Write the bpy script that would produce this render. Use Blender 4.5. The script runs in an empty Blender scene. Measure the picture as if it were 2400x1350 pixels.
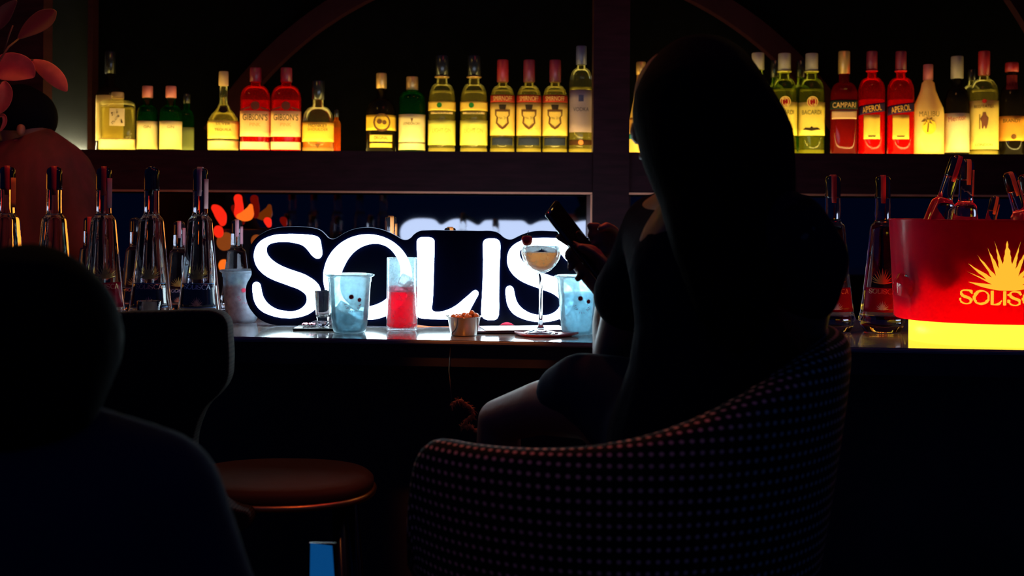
import bpy, bmesh, math, random
from mathutils import Vector, Matrix
random.seed(7)
PI = math.pi
sc = bpy.context.scene
col = sc.collection
# ---------------------------------------------------------------- camera, world, exposure
F, CX, CY, ROLL, EYE, CT = 2800.0, 1200.0, 490.0, 0.0067, 1.317, 1.05
cd = bpy.data.cameras.new('camera'); cam = bpy.data.objects.new('camera', cd); col.objects.link(cam)
cam.location = (0, 0, EYE); cam.rotation_euler = (PI/2, -ROLL, 0)
cd.sensor_width = 36; cd.lens = F*36/2400; cd.shift_x = (1200-CX)/2400; cd.shift_y = -(675-CY)/2400
cd.clip_start = .05
cd.dof.use_dof = True; cd.dof.focus_distance = 2.6; cd.dof.aperture_fstop = 4.4
sc.camera = cam
sc.view_settings.view_transform = 'Standard'; sc.view_settings.look = 'None'
sc.view_settings.exposure = 0; sc.view_settings.gamma = 1; sc.view_settings.use_curve_mapping = False
sc.cycles.max_bounces = 16; sc.cycles.transmission_bounces = 14; sc.cycles.transparent_max_bounces = 24
sc.cycles.diffuse_bounces = 5; sc.cycles.glossy_bounces = 6
sc.cycles.use_denoising = True
sc.cycles.sample_clamp_indirect = 4.0
w = bpy.data.worlds.new('world'); sc.world = w; w.use_nodes = True
w.node_tree.nodes['Background'].inputs[0].default_value = (.002, .010, .055, 1)
w.node_tree.nodes['Background'].inputs[1].default_value = .75

def lamp(name, kind, loc, color, power, size=.1, target=None, spot=None):
    l = bpy.data.lights.new(name, kind); l.energy = power; l.color = color
    if kind == 'AREA': l.size = size
    else: l.shadow_soft_size = size
    if spot: l.spot_size = math.radians(spot); l.spot_blend = .6
    o = bpy.data.objects.new(name, l); col.objects.link(o); o.location = loc
    if target: o.rotation_euler = (Vector(target)-Vector(loc)).to_track_quat('-Z', 'Y').to_euler()
    return o
lamp('ceiling_spot_red', 'SPOT', (-.45, 2.35, 2.75), (1, .07, .015), 22, .05, (-1.35, 3.2, 1.35), 50)
lamp('added_spot_edge', 'SPOT', (-.05, 1.75, 2.75), (1, .24, .02), 95, .03, (-.06, 2.42, 1.04), 10)  # added spot that draws the orange line along the counter edge
lamp('added_spot_tub', 'SPOT', (-.55, .75, 2.7), (1, .25, .08), 2.2, .04, (.08, 1.5, .92), 17)  # added from the front to bring out the tub chair's dots
lamp('added_spot_trim', 'SPOT', (-.15, 1.3, 2.6), (1, .25, .05), 9, .04, (-.36, 2.0, .78), 11)  # extra amber beam put in to light the left chair's seat rim
lamp('added_spot_caps', 'SPOT', (-.2, 2.1, 2.7), (1, .30, .04), 16, .04, (-.14, 2.86, 1.28), 11)  # put in to turn the caps behind the sign amber
lamp('ceiling_spot_wall', 'AREA', (.4, 2.2, 3.1), (1, .10, .09), 2.6, .5, (.2, 4.0, 1.6))
lamp('added_glint_bulb', 'POINT', (-1.0, 2.95, 2.35), (1, .55, .10), 5, .08)  # unseen bulb added for warm glints on the bottle glass
lamp('added_glint_bulb', 'POINT', (.95, 3.05, 2.35), (1, .55, .10), 2.2, .08)  # weaker partner at the right, likewise added for glints
lamp('added_spot_hand', 'SPOT', (.30, 3.0, 2.75), (1, .07, .02), 26, .04, (.17, 2.11, 1.27), 8)  # narrow red beam added to rim the hand
lamp('added_spot_crimson', 'SPOT', (1.15, 1.75, 2.7), (1, .12, .14), 14, .04, (.87, 2.62, 1.12), 14)  # added to brighten the crimson labels at the right
lamp('added_spot_stool', 'SPOT', (-.1, 3.0, 2.9), (1, .22, .06), 22, .04, (-.02, 1.75, .95), 30)  # added from behind to brighten the tub chair

# ---------------------------------------------------------------- maths
def ray(px, py):
    u, v = (px-CX)/F, (py-CY)/F
    return u + v*ROLL, v - u*ROLL
def P(px, py, D, k=0.0):
    u, v = ray(px, py); t = D/(1+k*u)
    return Vector((u*t, t, EYE - v*t))
def on(px, py, z=CT):                       # point of the level z seen at a place of the photograph
    u, v = ray(px, py); t = (EYE-z)/v
    return Vector((u*t, t, z))
KC, KW = .094, .033

# ---------------------------------------------------------------- materials
def nodes(name):
    m = bpy.data.materials.new(name); m.use_nodes = True
    return m, m.node_tree, m.node_tree.nodes['Principled BSDF']
def mat(name, c, rough=.5, metal=0, emit=None, es=0, spec=.5, var=0, vs=20, coat=0, bump=0, stretch=(1,1,1)):
    m, nt, b = nodes(name)
    b.inputs['Base Color'].default_value = (*c, 1); b.inputs['Roughness'].default_value = rough
    b.inputs['Metallic'].default_value = metal; b.inputs['Specular IOR Level'].default_value = spec
    b.inputs['Coat Weight'].default_value = coat
    if emit: b.inputs['Emission Color'].default_value = (*emit, 1); b.inputs['Emission Strength'].default_value = es
    if var or bump:
        tc = nt.nodes.new('ShaderNodeTexCoord'); mp = nt.nodes.new('ShaderNodeMapping'); mp.inputs['Scale'].default_value = stretch
        n = nt.nodes.new('ShaderNodeTexNoise'); n.inputs['Scale'].default_value = vs; n.inputs['Detail'].default_value = 4
        nt.links.new(tc.outputs['Object'], mp.inputs[0]); nt.links.new(mp.outputs[0], n.inputs[0])
        if var:
            r = nt.nodes.new('ShaderNodeValToRGB')
            r.color_ramp.elements[0].position = .3; r.color_ramp.elements[1].position = .7
            r.color_ramp.elements[0].color = (*[x*(1-var) for x in c], 1); r.color_ramp.elements[1].color = (*[min(1, x*(1+var)) for x in c], 1)
            nt.links.new(n.outputs[0], r.inputs[0]); nt.links.new(r.outputs[0], b.inputs['Base Color'])
        if bump:
            bp = nt.nodes.new('ShaderNodeBump'); bp.inputs['Strength'].default_value = bump; bp.inputs['Distance'].default_value = .004
            nt.links.new(n.outputs[0], bp.inputs['Height']); nt.links.new(bp.outputs[0], b.inputs['Normal'])
    return m
def emis(name, c, s):
    return mat(name, (0, 0, 0), .4, emit=c, es=s)
def real_glass(name, c=(1, 1, 1), ior=1.45, rough=0.0, bump=0):
    m = mat(name, c, rough, bump=bump, vs=30, stretch=(1, 1, .3))
    b = m.node_tree.nodes['Principled BSDF']; b.inputs['Transmission Weight'].default_value = 1; b.inputs['IOR'].default_value = ior
    return m
def thin(name, tint, haze=0.0, hazec=(1, 1, 1), gloss=.12, rough=.08, trans=.5, hvar=0, hs=40):
    """clear or frosted thin-walled stuff: transparent + translucent/diffuse haze + a reflecting skin"""
    m = bpy.data.materials.new(name); m.use_nodes = True; nt = m.node_tree; nt.nodes.clear(); N = nt.nodes.new; L = nt.links.new
    out = N('ShaderNodeOutputMaterial'); tr = N('ShaderNodeBsdfTransparent'); tr.inputs[0].default_value = (*tint, 1)
    tl = N('ShaderNodeBsdfTranslucent'); tl.inputs[0].default_value = (*hazec, 1)
    df = N('ShaderNodeBsdfDiffuse'); df.inputs[0].default_value = (*hazec, 1)
    m1 = N('ShaderNodeMixShader'); m1.inputs[0].default_value = trans; L(df.outputs[0], m1.inputs[1]); L(tl.outputs[0], m1.inputs[2])
    m2 = N('ShaderNodeMixShader'); m2.inputs[0].default_value = haze; L(tr.outputs[0], m2.inputs[1]); L(m1.outputs[0], m2.inputs[2])
    if hvar:
        tc = N('ShaderNodeTexCoord'); n = N('ShaderNodeTexNoise'); n.inputs['Scale'].default_value = hs; n.inputs['Detail'].default_value = 5
        mr = N('ShaderNodeMapRange'); mr.inputs[1].default_value = .35; mr.inputs[2].default_value = .65
        mr.inputs[3].default_value = max(0, haze-hvar); mr.inputs[4].default_value = min(1, haze+hvar)
        L(tc.outputs['Object'], n.inputs[0]); L(n.outputs[0], mr.inputs[0]); L(mr.outputs[0], m2.inputs[0])
    gl = N('ShaderNodeBsdfGlossy'); gl.inputs['Roughness'].default_value = rough
    lw = N('ShaderNodeLayerWeight'); lw.inputs[0].default_value = .25
    mu = N('ShaderNodeMath'); mu.operation = 'MULTIPLY'; mu.inputs[1].default_value = gloss*4; mu.use_clamp = True
    L(lw.outputs['Fresnel'], mu.inputs[0])
    m3 = N('ShaderNodeMixShader'); L(mu.outputs[0], m3.inputs[0]); L(m2.outputs[0], m3.inputs[1]); L(gl.outputs[0], m3.inputs[2])
    L(m3.outputs[0], out.inputs[0])
    return m
_paper = {}
def paper(c, t=.35):
    k = (c, t)
    if k not in _paper: _paper[k] = thin('label_paper', (0, 0, 0), 1.0, c, .02, .4, t)
    return _paper[k]
_ink = {}
def ink(c):
    if c not in _ink: _ink[c] = mat('printed_ink', tuple(x*.6 for x in c) if sum(c) < .6 else c, .8, spec=.03)
    return _ink[c]

# ---------------------------------------------------------------- mesh helpers
def link(name, me, m, parent=None, smooth=True):
    o = bpy.data.objects.new(name, me); col.objects.link(o)
    if m: me.materials.append(m)
    if smooth:
        for p in me.polygons: p.use_smooth = True
    if parent: o.parent = parent
    return o
def obj(name, bm, m, parent=None, smooth=True):
    me = bpy.data.meshes.new(name); bmesh.ops.recalc_face_normals(bm, faces=bm.faces[:])
    bm.to_mesh(me); bm.free()
    return link(name, me, m, parent, smooth)
def empty(name, loc, rz=0, rot=None):
    o = bpy.data.objects.new(name, None); o.empty_display_size = .02; col.objects.link(o)
    o.location = loc; o.rotation_euler = rot or (0, 0, rz); return o
def tag(o, label=None, cat=None, group=None, kind=None):
    if label: o['label'] = label
    if cat: o['category'] = cat
    if group: o['group'] = group
    if kind: o['kind'] = kind
    return o
def copy_tree(o, parent=None):
    c = o.copy(); col.objects.link(c); c.parent = parent
    for ch in [x for x in bpy.data.objects if x.parent == o]: copy_tree(ch, c)
    return c
def ring(bm, r, z, segs, n=2.0, ax=1, ay=1, cx=0, cy=0):
    vs = []
    for i in range(segs):
        a = 2*PI*i/segs; c, s = math.cos(a), math.sin(a)
        k = (abs(c)**n + abs(s)**n)**(-1/n)
        vs.append(bm.verts.new((cx + r*ax*k*c, cy + r*ay*k*s, z)))
    return vs
def loft(bm, rings, cap0=True, cap1=True, closed=True):
    for a, b in zip(rings, rings[1:]):
        n = len(a)
        for i in range(n if closed else n-1):
            j = (i+1) % n
            bm.faces.new((a[i], a[j], b[j], b[i]))
    if cap0: bm.faces.new(rings[0][::-1])
    if cap1: bm.faces.new(rings[-1])
def lathe(prof, segs=32, n=2.0, ax=1, ay=1, bm=None, cap0=True, cap1=True, cx=0, cy=0):
    bm = bm or bmesh.new()
    rings = [ring(bm, max(r, 1e-4), z, segs, n, ax, ay, cx, cy) for r, z in prof]
    loft(bm, rings, cap0, cap1)
    return bm
def smooth_prof(prof, k=4):
    out = []
    n = len(prof)
    for i in range(n-1):
        p0, p1, p2, p3 = prof[max(i-1, 0)], prof[i], prof[i+1], prof[min(i+2, n-1)]
        for j in range(k):
            t = j/k
            q = []
            for a in (0, 1):
                lo, hi = min(p1[a], p2[a]), max(p1[a], p2[a])
                v = .5*((2*p1[a]) + (-p0[a]+p2[a])*t + (2*p0[a]-5*p1[a]+4*p2[a]-p3[a])*t*t + (-p0[a]+3*p1[a]-3*p2[a]+p3[a])*t**3)
                q.append(min(hi, max(lo, v)))
            out.append(tuple(q))
    out.append(prof[-1]); return out
def box(x0, x1, y0, y1, z0, z1, bev=0, bm=None, seg=2):
    b2 = bmesh.new()
    bmesh.ops.create_cube(b2, size=1)
    for v in b2.verts: v.co = Vector(((x0+x1)/2+v.co.x*(x1-x0), (y0+y1)/2+v.co.y*(y1-y0), (z0+z1)/2+v.co.z*(z1-z0)))
    if bev: bmesh.ops.bevel(b2, geom=b2.edges[:], offset=bev, segments=seg, affect='EDGES', profile=.5)
    if bm is None: return b2
    me = bpy.data.meshes.new('t'); b2.to_mesh(me); b2.free(); bm.from_mesh(me); bpy.data.meshes.remove(me); return bm
def slab(pts, k, th, bm=None):
    """closed solid from corner points of the near face, pushed away from the camera by th"""
    bm = bm or bmesh.new()
    a = [bm.verts.new(p) for p in pts]; b = [bm.verts.new(p+Vector((0, th, 0))) for p in pts]
    bm.faces.new(a); bm.faces.new(b[::-1])
    for i in range(len(a)):
        j = (i+1) % len(a); bm.faces.new((a[i], b[i], b[j], a[j]))
    return bm
def tube(pts, rad, segs=10, bm=None, cap=True):
    bm = bm or bmesh.new(); rings = []
    pts = [Vector(p) for p in pts]
    if not hasattr(rad, '__len__'): rad = [rad]*len(pts)
    up = Vector((0, 0, 1))
    for i, p in enumerate(pts):
        d = (pts[min(i+1, len(pts)-1)] - pts[max(i-1, 0)]).normalized()
        s = d.cross(up)
        if s.length < .1: s = d.cross(Vector((0, 1, 0)))
        s.normalize(); t = s.cross(d)
        rings.append([bm.verts.new(p + (s*math.cos(2*PI*j/segs) + t*math.sin(2*PI*j/segs))*rad[i]) for j in range(segs)])
    loft(bm, rings, cap, cap); return bm
def spline_mesh(loops, extrude=0.0, bezier=True, res=5, bevel=0):
    """filled flat shape (holes allowed) in the XY plane -> mesh"""
    cu = bpy.data.curves.new('t', 'CURVE'); cu.dimensions = '2D'; cu.fill_mode = 'BOTH'; cu.extrude = extrude; cu.resolution_u = res
    cu.bevel_depth = bevel
    for lp in loops:
        if bezier:
            s = cu.splines.new('BEZIER'); s.bezier_points.add(len(lp)-1)
            for bp, (x, y) in zip(s.bezier_points, lp):
                bp.co = (x, y, 0); bp.handle_left_type = bp.handle_right_type = 'AUTO'
        else:
            s = cu.splines.new('POLY'); s.points.add(len(lp)-1)
            for bp, (x, y) in zip(s.points, lp): bp.co = (x, y, 0, 1)
        s.use_cyclic_u = True
    o = bpy.data.objects.new('t', cu); col.objects.link(o)
    bpy.context.view_layer.update()
    dg = bpy.context.evaluated_depsgraph_get()
    me = bpy.data.meshes.new_from_object(o.evaluated_get(dg))
    bpy.data.objects.remove(o); bpy.data.curves.remove(cu)
    me.materials.clear()
    return me
def font_mesh(text, shear=0):
    cu = bpy.data.curves.new('t', 'FONT'); cu.body = text; cu.size = 1; cu.fill_mode = 'FRONT'; cu.shear = shear; cu.resolution_u = 3
    cu.align_x = 'CENTER'
    o = bpy.data.objects.new('t', cu); col.objects.link(o); bpy.context.view_layer.update()
    dg = bpy.context.evaluated_depsgraph_get()
    me = bpy.data.meshes.new_from_object(o.evaluated_get(dg))
    bpy.data.objects.remove(o); bpy.data.curves.remove(cu); me.materials.clear()
    return me
def me_to_bm(me, keep=False):
    bm = bmesh.new(); bm.from_mesh(me)
    if not keep: bpy.data.meshes.remove(me)
    return bm
def fit(bm, cx, cy, w=None, h=None):
    xs = [v.co.x for v in bm.verts]; ys = [v.co.y for v in bm.verts]
    ex, ey = max(xs)-min(xs), max(ys)-min(ys); mx, my = (max(xs)+min(xs))/2, (max(ys)+min(ys))/2
    sx = (w/ex) if w else None; sy = (h/ey) if h else None
    sx = sx or sy; sy = sy or sx
    for v in bm.verts: v.co = Vector((cx+(v.co.x-mx)*sx, cy+(v.co.y-my)*sy, v.co.z))
    return bm
def refine(bm, maxlen, it=4):
    bmesh.ops.triangulate(bm, faces=bm.faces[:])
    for _ in range(it):
        es = [e for e in bm.edges if e.calc_length() > maxlen]
        if not es: break
        bmesh.ops.subdivide_edges(bm, edges=es, cuts=1)
        bmesh.ops.triangulate(bm, faces=bm.faces[:])
    return bm
def wrap(bm, rf, off=.0008, n=2.0, rot=0.0):
    """bend a flat XY drawing round an upright body of radius rf(z), its front towards -Y"""
    for v in bm.verts:
        z = v.co.y; r = rf(z)+off; a = v.co.x/r + rot
        k = (abs(math.sin(a))**n + abs(math.cos(a))**n)**(-1/n)
        v.co = Vector((r*k*math.sin(a), -r*k*math.cos(a), z))
    return bm
def rfun(prof):
    def f(z):
        for (r0, z0), (r1, z1) in zip(prof, prof[1:]):
            if z0 <= z <= z1 and z1 > z0: return r0 + (r1-r0)*(z-z0)/(z1-z0)
        return prof[-1][0] if z > prof[-1][1] else prof[0][0]
    return f
def shell(rf, z0, z1, ha, off=.0006, n=2.0, rot=0, na=18, nz=5, slant=0, th=.0006):
    bm = bmesh.new(); lay = []
    for o in (off, off+th):
        g = []
        for i in range(nz+1):
            row = []
            for j in range(na+1):
                a = -ha + 2*ha*j/na
                z = z0+(z1-z0)*i/nz + slant*a/ha
                r = rf(z)+o; aa = a+rot
                k = (abs(math.sin(aa))**n + abs(math.cos(aa))**n)**(-1/n)
                row.append(bm.verts.new((r*k*math.sin(aa), -r*k*math.cos(aa), z)))
            g.append(row)
        lay.append(g)
    A, B = lay
    for i in range(nz):
        for j in range(na):
            bm.faces.new((A[i][j], A[i+1][j], A[i+1][j+1], A[i][j+1])); bm.faces.new((B[i][j], B[i][j+1], B[i+1][j+1], B[i+1][j]))
    for i in range(nz):
        bm.faces.new((A[i][0], B[i][0], B[i+1][0], A[i+1][0])); bm.faces.new((A[i][na], A[i+1][na], B[i+1][na], B[i][na]))
    for j in range(na):
        bm.faces.new((A[0][j], A[0][j+1], B[0][j+1], B[0][j])); bm.faces.new((A[nz][j], B[nz][j], B[nz][j+1], A[nz][j+1]))
    return bm
def skin(name, joints, edges, m, parent=None, root=0, voxel=.006, smooth=6):
    """one continuous body grown round a skeleton: tapering limbs fused into a single surface"""
    big = bmesh.new()
    def ell(bm, p, r):
        rx, ry = r if hasattr(r, '__len__') else (r, r); rz = min(rx, ry) if rx > .03 else max(rx, ry)
        rz = (rx+ry)/2 if rx > .03 else rz
        res = bmesh.ops.create_icosphere(bm, subdivisions=2 if rx < .03 else 3, radius=1)
        for v in res['verts']: v.co = Vector(p) + Vector((v.co.x*rx, v.co.y*ry, v.co.z*rz))
    for a, b in edges:
        t = bmesh.new(); ell(t, *joints[a]); ell(t, *joints[b])
        h = bmesh.ops.convex_hull(t, input=t.verts[:])
        bmesh.ops.delete(t, geom=list({g for g in h['geom_interior']+h['geom_unused'] if isinstance(g, bmesh.types.BMVert)}), context='VERTS')
        me = bpy.data.meshes.new('t'); t.to_mesh(me); t.free(); big.from_mesh(me); bpy.data.meshes.remove(me)
    me = bpy.data.meshes.new('t'); big.to_mesh(me); big.free()
    o = bpy.data.objects.new('t', me); col.objects.link(o)
    r = o.modifiers.new('r', 'REMESH'); r.mode = 'VOXEL'; r.voxel_size = voxel
    if smooth: sm = o.modifiers.new('s', 'SMOOTH'); sm.factor = .5; sm.iterations = smooth
    bpy.context.view_layer.update()
    dg = bpy.context.evaluated_depsgraph_get()
    out = bpy.data.meshes.new_from_object(o.evaluated_get(dg)); bpy.data.objects.remove(o); bpy.data.meshes.remove(me)
    out.materials.clear(); out.name = name
    return link(name, out, m, parent)
def chain(*idx): return [(a, b) for a, b in zip(idx, idx[1:])]

# ---------------------------------------------------------------- shared drawings (letters traced as outlines, y up, unit = px of the sign)
def q(pts, ox, oy, s=5.0): return [(ox+x/s, -(oy+y/s)) for x, y in pts]
LS = q([(450,145),(600,142),(750,150),(830,160),(880,180),(905,215),(915,270),(925,340),(925,382),(912,412),(882,430),(845,422),(810,395),(770,345),(730,300),(690,272),(620,250),(540,237),(450,235),(370,243),(310,262),(280,295),(275,335),(285,375),(315,420),(365,465),(430,505),(520,545),(620,580),(710,612),(790,655),(850,700),(890,750),(908,810),(908,870),(893,940),(850,1015),(780,1072),(700,1105),(600,1125),(500,1127),(400,1115),(300,1085),(220,1045),(165,990),(130,920),(115,840),(110,770),(118,725),(145,706),(175,708),(198,728),(210,770),(222,830),(245,895),(290,955),(350,1000),(420,1030),(500,1045),(590,1047),(650,1030),(710,990),(740,945),(748,900),(735,855),(700,820),(640,785),(560,755),(470,722),(370,685),(280,640),(210,585),(160,520),(133,450),(128,390),(140,320),(175,255),(235,205),(320,168),(390,150)], 570, 520)
LO = [q([(610+520*math.cos(a), 646-500*math.sin(a)) for a in [2*PI*i/24 for i in range(24)]], 740, 520),
      q([(300,610),(340,510),(400,410),(480,330),(570,280),(690,255),(790,270),(870,315),(920,370),(955,425),(985,500),(995,590),(980,690),(920,800),(830,900),(730,960),(630,990),(520,1000),(410,970),(330,900),(292,800),(285,700)], 740, 520)]
LL = q([(85,260),(90,215),(115,188),(160,180),(220,180),(265,190),(288,215),(290,250),(288,450),(282,650),(275,850),(268,950),(262,1000),(268,1035),(300,1052),(360,1052),(430,1035),(500,1005),(570,960),(640,900),(700,850),(745,810),(775,800),(800,815),(805,850),(780,900),(740,975),(700,1050),(670,1100),(620,1125),(560,1140),(400,1142),(250,1138),(140,1128),(103,1115),(93,1070),(95,900),(98,700),(98,500),(90,380)], 960, 520)
LI = q([(860,260),(872,220),(905,200),(960,195),(1015,200),(1050,225),(1062,265),(1062,350),(1055,500),(1050,700),(1048,900),(1048,1040),(1040,1105),(1015,1140),(960,1150),(900,1145),(858,1120),(840,1070),(842,1000),(850,850),(858,650),(862,450),(860,340)], 960, 520)
LS2 = [(x+593, y-9) for x, y in LS]
LC = [(1461+104*math.cos(a), -(658-100*math.sin(a))) for a in [math.radians(d) for d in range(42, 322, 14)]] + \
     [(1541,-728),(1530,-722),(1515,-735)] + [(1473+76*math.cos(a), -(660-82*math.sin(a))) for a in [math.radians(d) for d in range(300, 60, -14)]] + [(1525,-600),(1537,-598)]
LA = [[(1560,-756),(1572,-720),(1600,-650),(1628,-580),(1640,-562),(1656,-558),(1672,-566),(1690,-610),(1718,-680),(1744,-740),(1748,-758),(1730,-762),(1712,-756),(1700,-728),(1690,-704),(1650,-700),(1612,-704),(1600,-730),(1590,-755),(1575,-762)],
      [(1622,-684),(1640,-682),(1680,-684),(1668,-650),(1652,-606),(1636,-645)]]
LETTERS = [[LS], LO, [LL], [LI], [LS2], [LC], LA]
AG_HALF = [(1150,207),(1112,460),(1038,240),(1082,505),(972,305),(1055,575),(880,370),(1018,590),(805,460),(968,610),(785,530),(1018,655),(805,635),(900,672),(1010,700),(1080,711)]
def agave_loop():
    L = [((x-1150)/500, (712-y)/500) for x, y in AG_HALF]
    out = []                                         # leaf sides bulge a little, tips stay sharp
    full = L + [(0, 0)] + [(-x, y) for x, y in L[1:][::-1]]
    n = len(full)
    for i in range(n):
        a, b = full[i], full[(i+1) % n]
        out.append(a)
        if i < 12 or i >= n-12:
            mx, my = (a[0]+b[0])/2, (a[1]+b[1])/2
            c = (0, .18); tip = a if (a[0]-c[0])**2+(a[1]-c[1])**2 > (b[0]-c[0])**2+(b[1]-c[1])**2 else b
            dx, dy = b[0]-a[0], b[1]-a[1]; L_ = math.hypot(dx, dy)
            out.append((mx + .035*(-dy)*(1)*0 , my))
    return out
def agave_bm(): return me_to_bm(spline_mesh([agave_loop()], bezier=False))
def solisca_bm():
    loops = []
    for l in LETTERS: loops += l
    return me_to_bm(spline_mesh([[(x-1170, y+655) for x, y in lp] for lp in loops], res=2))

# ---------------------------------------------------------------- main materials
M = {}
M['wood'] = mat('dark_stained_wood', (.019, .0042, .0070), .55, spec=.08, var=.35, vs=9, stretch=(1, 1, 8))
M['wood2'] = mat('dark_red_wall_paint', (.012, .0028, .006), .7, spec=.02, var=.15)
M['wall'] = mat('dark_back_wall', (.0012, .0012, .0018), .8, spec=.01, var=.2)
M['mirror'] = mat('smoked_mirror', (.13, .13, .14), .03, 1)
M['darkmirror'] = mat('dark_glass_backing', (.03, .03, .04), .12, 0, spec=.3)
M['panelwall'] = mat('pale_wall_panel', (.009, .011, .014), .8, spec=.03, var=.1)
M['trim'] = mat('brass_trim', (.55, .22, .12), .4, .6)
M['counter'] = mat('satin_counter_stone', (.20, .19, .185),   .12, 0, coat=.4, var=.35, vs=12, stretch=(1, 14, 1))
M['counterfront'] = mat('dark_veined_counter_front', (.018, .014, .014), .55, var=.8, vs=5)
M['floor'] = mat('dark_floor_tile', (.02, .02, .02), .6, var=.3)
M['black'] = mat('black_plastic', (.008, .008, .01), .25)
M['blackmatte'] = mat('black_fabric', (.012, .012, .014), .95, spec=.1, bump=.3, vs=200)
M['steel'] = mat('polished_steel', (.6, .57, .55), .16, 1)
M['shelflight'] = emis('lit_shelf_panel', (1, .72, .16), 4.0)
M['strip'] = emis('led_strip', (1, .76, .20), 85)
M['wallglow'] = emis('added_wall_glow', (1, .80, .40), 900)

# ---------------------------------------------------------------- setting
def struct(name, bm, m, smooth=False):
    o = obj(name, bm, m, None, smooth); o['kind'] = 'structure'; return o
struct('floor', box(-4, 4, -1.5, 4.6, -.06, 0), M['floor'])
def wallbox(px0, py0, px1, py1, D, th):
    return slab([P(px0, py1, D, KW), P(px1, py1, D, KW), P(px1, py0, D, KW), P(px0, py0, D, KW)], KW, th)
def zbox(px0, px1, z0, z1, D, th, D1=None):
    a, b = P(px0, 490, D, KW), P(px1, 490, D, KW)
    return slab([Vector((a.x, a.y, z0)), Vector((b.x, b.y, z0)), Vector((b.x, b.y, z1)), Vector((a.x, a.y, z1))], KW, th)
DF, DM = 3.78, 4.02                               # fascia plane and mirror plane
struct('wall_back', zbox(-1400, 3600, 0, 3.4, 4.16, .1), M['wall'])
struct('wall_panel', zbox(20, 208, 1.497, 2.4, 4.135, .02), M['panelwall'])['kind'] = 'structure'
bpy.data.objects['wall_panel'].name = 'trim_5'
BACKSTRIP = True
struct('trim_1', zbox(1389, 1474, 0, 3.3, DF-.03, .075), M['wood'])                # post between the two bays
struct('trim_2', zbox(-420, 99, 0, 3.3, DF-.03, .075), M['wood'])                 # post at the left
struct('trim_6', zbox(203, 214, 1.497, 2.2, 4.07, .06), M['wood'])
ZS, ZU = 1.4968, 1.372
def shelf(px0, px1, label, back=None):
    t = empty('display_shelf', P((px0+px1)/2, 490, DF, KW)); loc = t.location.copy()
    loc.z = ZU; t.location = loc
    def sh(bm):
        for v in bm.verts: v.co -= loc
        return bm
    obj('fascia', sh(zbox(px0, px1, ZU, ZS+.0018, DF, .02)), M['wood'], t, False)
    obj('shelf_board', sh(zbox(px0, px1, ZU, ZS-.012, DF+.021, .325)), M['wood'], t, False)
    obj('light_panel', sh(zbox(px0, px1, ZS-.011, ZS, DF+.021, .325)), M['shelflight'], t, False)
    obj('led_strip', sh(zbox(px0, px1, ZS+.0001, ZS+.0006, DF+.021, .010)), M['strip'], t, False)
    obj('edge_trim', sh(zbox(px0, px1, ZU-.007, ZU-.001, DF-.004, .02)), M['trim'], t, False)
    if back: obj('led_strip', sh(zbox(*back, ZS+.0001, ZS+.0006, DF+.335, .010)), M['wallglow'], t, False)  # added hidden strip, there only to brighten the foot of the left wall panel
    return tag(t, label, 'shelf')
shelf(60, 1430, 'dark wooden display shelf left of the post, its top glowing yellow under bottles', (60, 202))
shelf(1433, 3000, 'dark wooden display shelf right of the post, its top glowing yellow under bottles')
def mirror(px0, px1, label):
    a = P((px0+px1)/2, 490, DM, KW); t = empty('bar_mirror', (a.x, a.y, .96)); loc = t.location.copy()
    def sh(bm):
        for v in bm.verts: v.co -= loc
        return bm
    obj('mirror_glass', sh(zbox(px0, px1, .96, ZU-.01, DM, .01)), M['mirror'], t, False)
    obj('frame', sh(zbox(px0-6, px0, .96, ZU-.01, DF, .24)), M['wood'], t, False)
    obj('frame', sh(zbox(px1-5, px1, .96, ZU-.008, DF-.004, .2)), M['trim'], t, False)
    return tag(t, label, 'mirror')
mirror(112, 1389, 'long dark mirror under the left shelf, reflecting the white sign')
mirror(1478, 3000, 'dark mirror under the right shelf, behind the red ice bucket')
b = zbox(-400, 3000, .0, .955, 3.62, .50)
tag(obj('back_counter', b, M['wood'], None, False), 'dark wooden back counter running under the mirrors', 'counter')

def arcband(r0, r1, a0, a1, D, th, n=48):
    c = P(1235, 748, D, KW); s = D/F; bm = bmesh.new(); rows = []
    for i in range(n+1):
        a = math.radians(a0+(a1-a0)*i/n)
        row = []
        for r in (r0, r1):
            x, z = c.x + r*s*math.cos(a), c.z + r*s*math.sin(a)
            for dy in (0, th): row.append(bm.verts.new((x, c.y - KW*(x-c.x) + dy, z)))
        rows.append(row)
    for A, B in zip(rows, rows[1:]):
        bm.faces.new((A[0], A[2], B[2], B[0])); bm.faces.new((A[1], B[1], B[3], A[3]))
        bm.faces.new((A[0], B[0], B[1], A[1])); bm.faces.new((A[2], A[3], B[3], B[2]))
    bm.faces.new((rows[0][0], rows[0][1], rows[0][3], rows[0][2])); bm.faces.new((rows[-1][0], rows[-1][2], rows[-1][3], rows[-1][1]))
    return bm
struct('trim_3', arcband(838, 886, 30, 150, 4.10, .05), M['wood2'])
struct('trim_4', arcband(1340, 1800, 26, 60, DF-.05, .04), M['wood2'])

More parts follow.
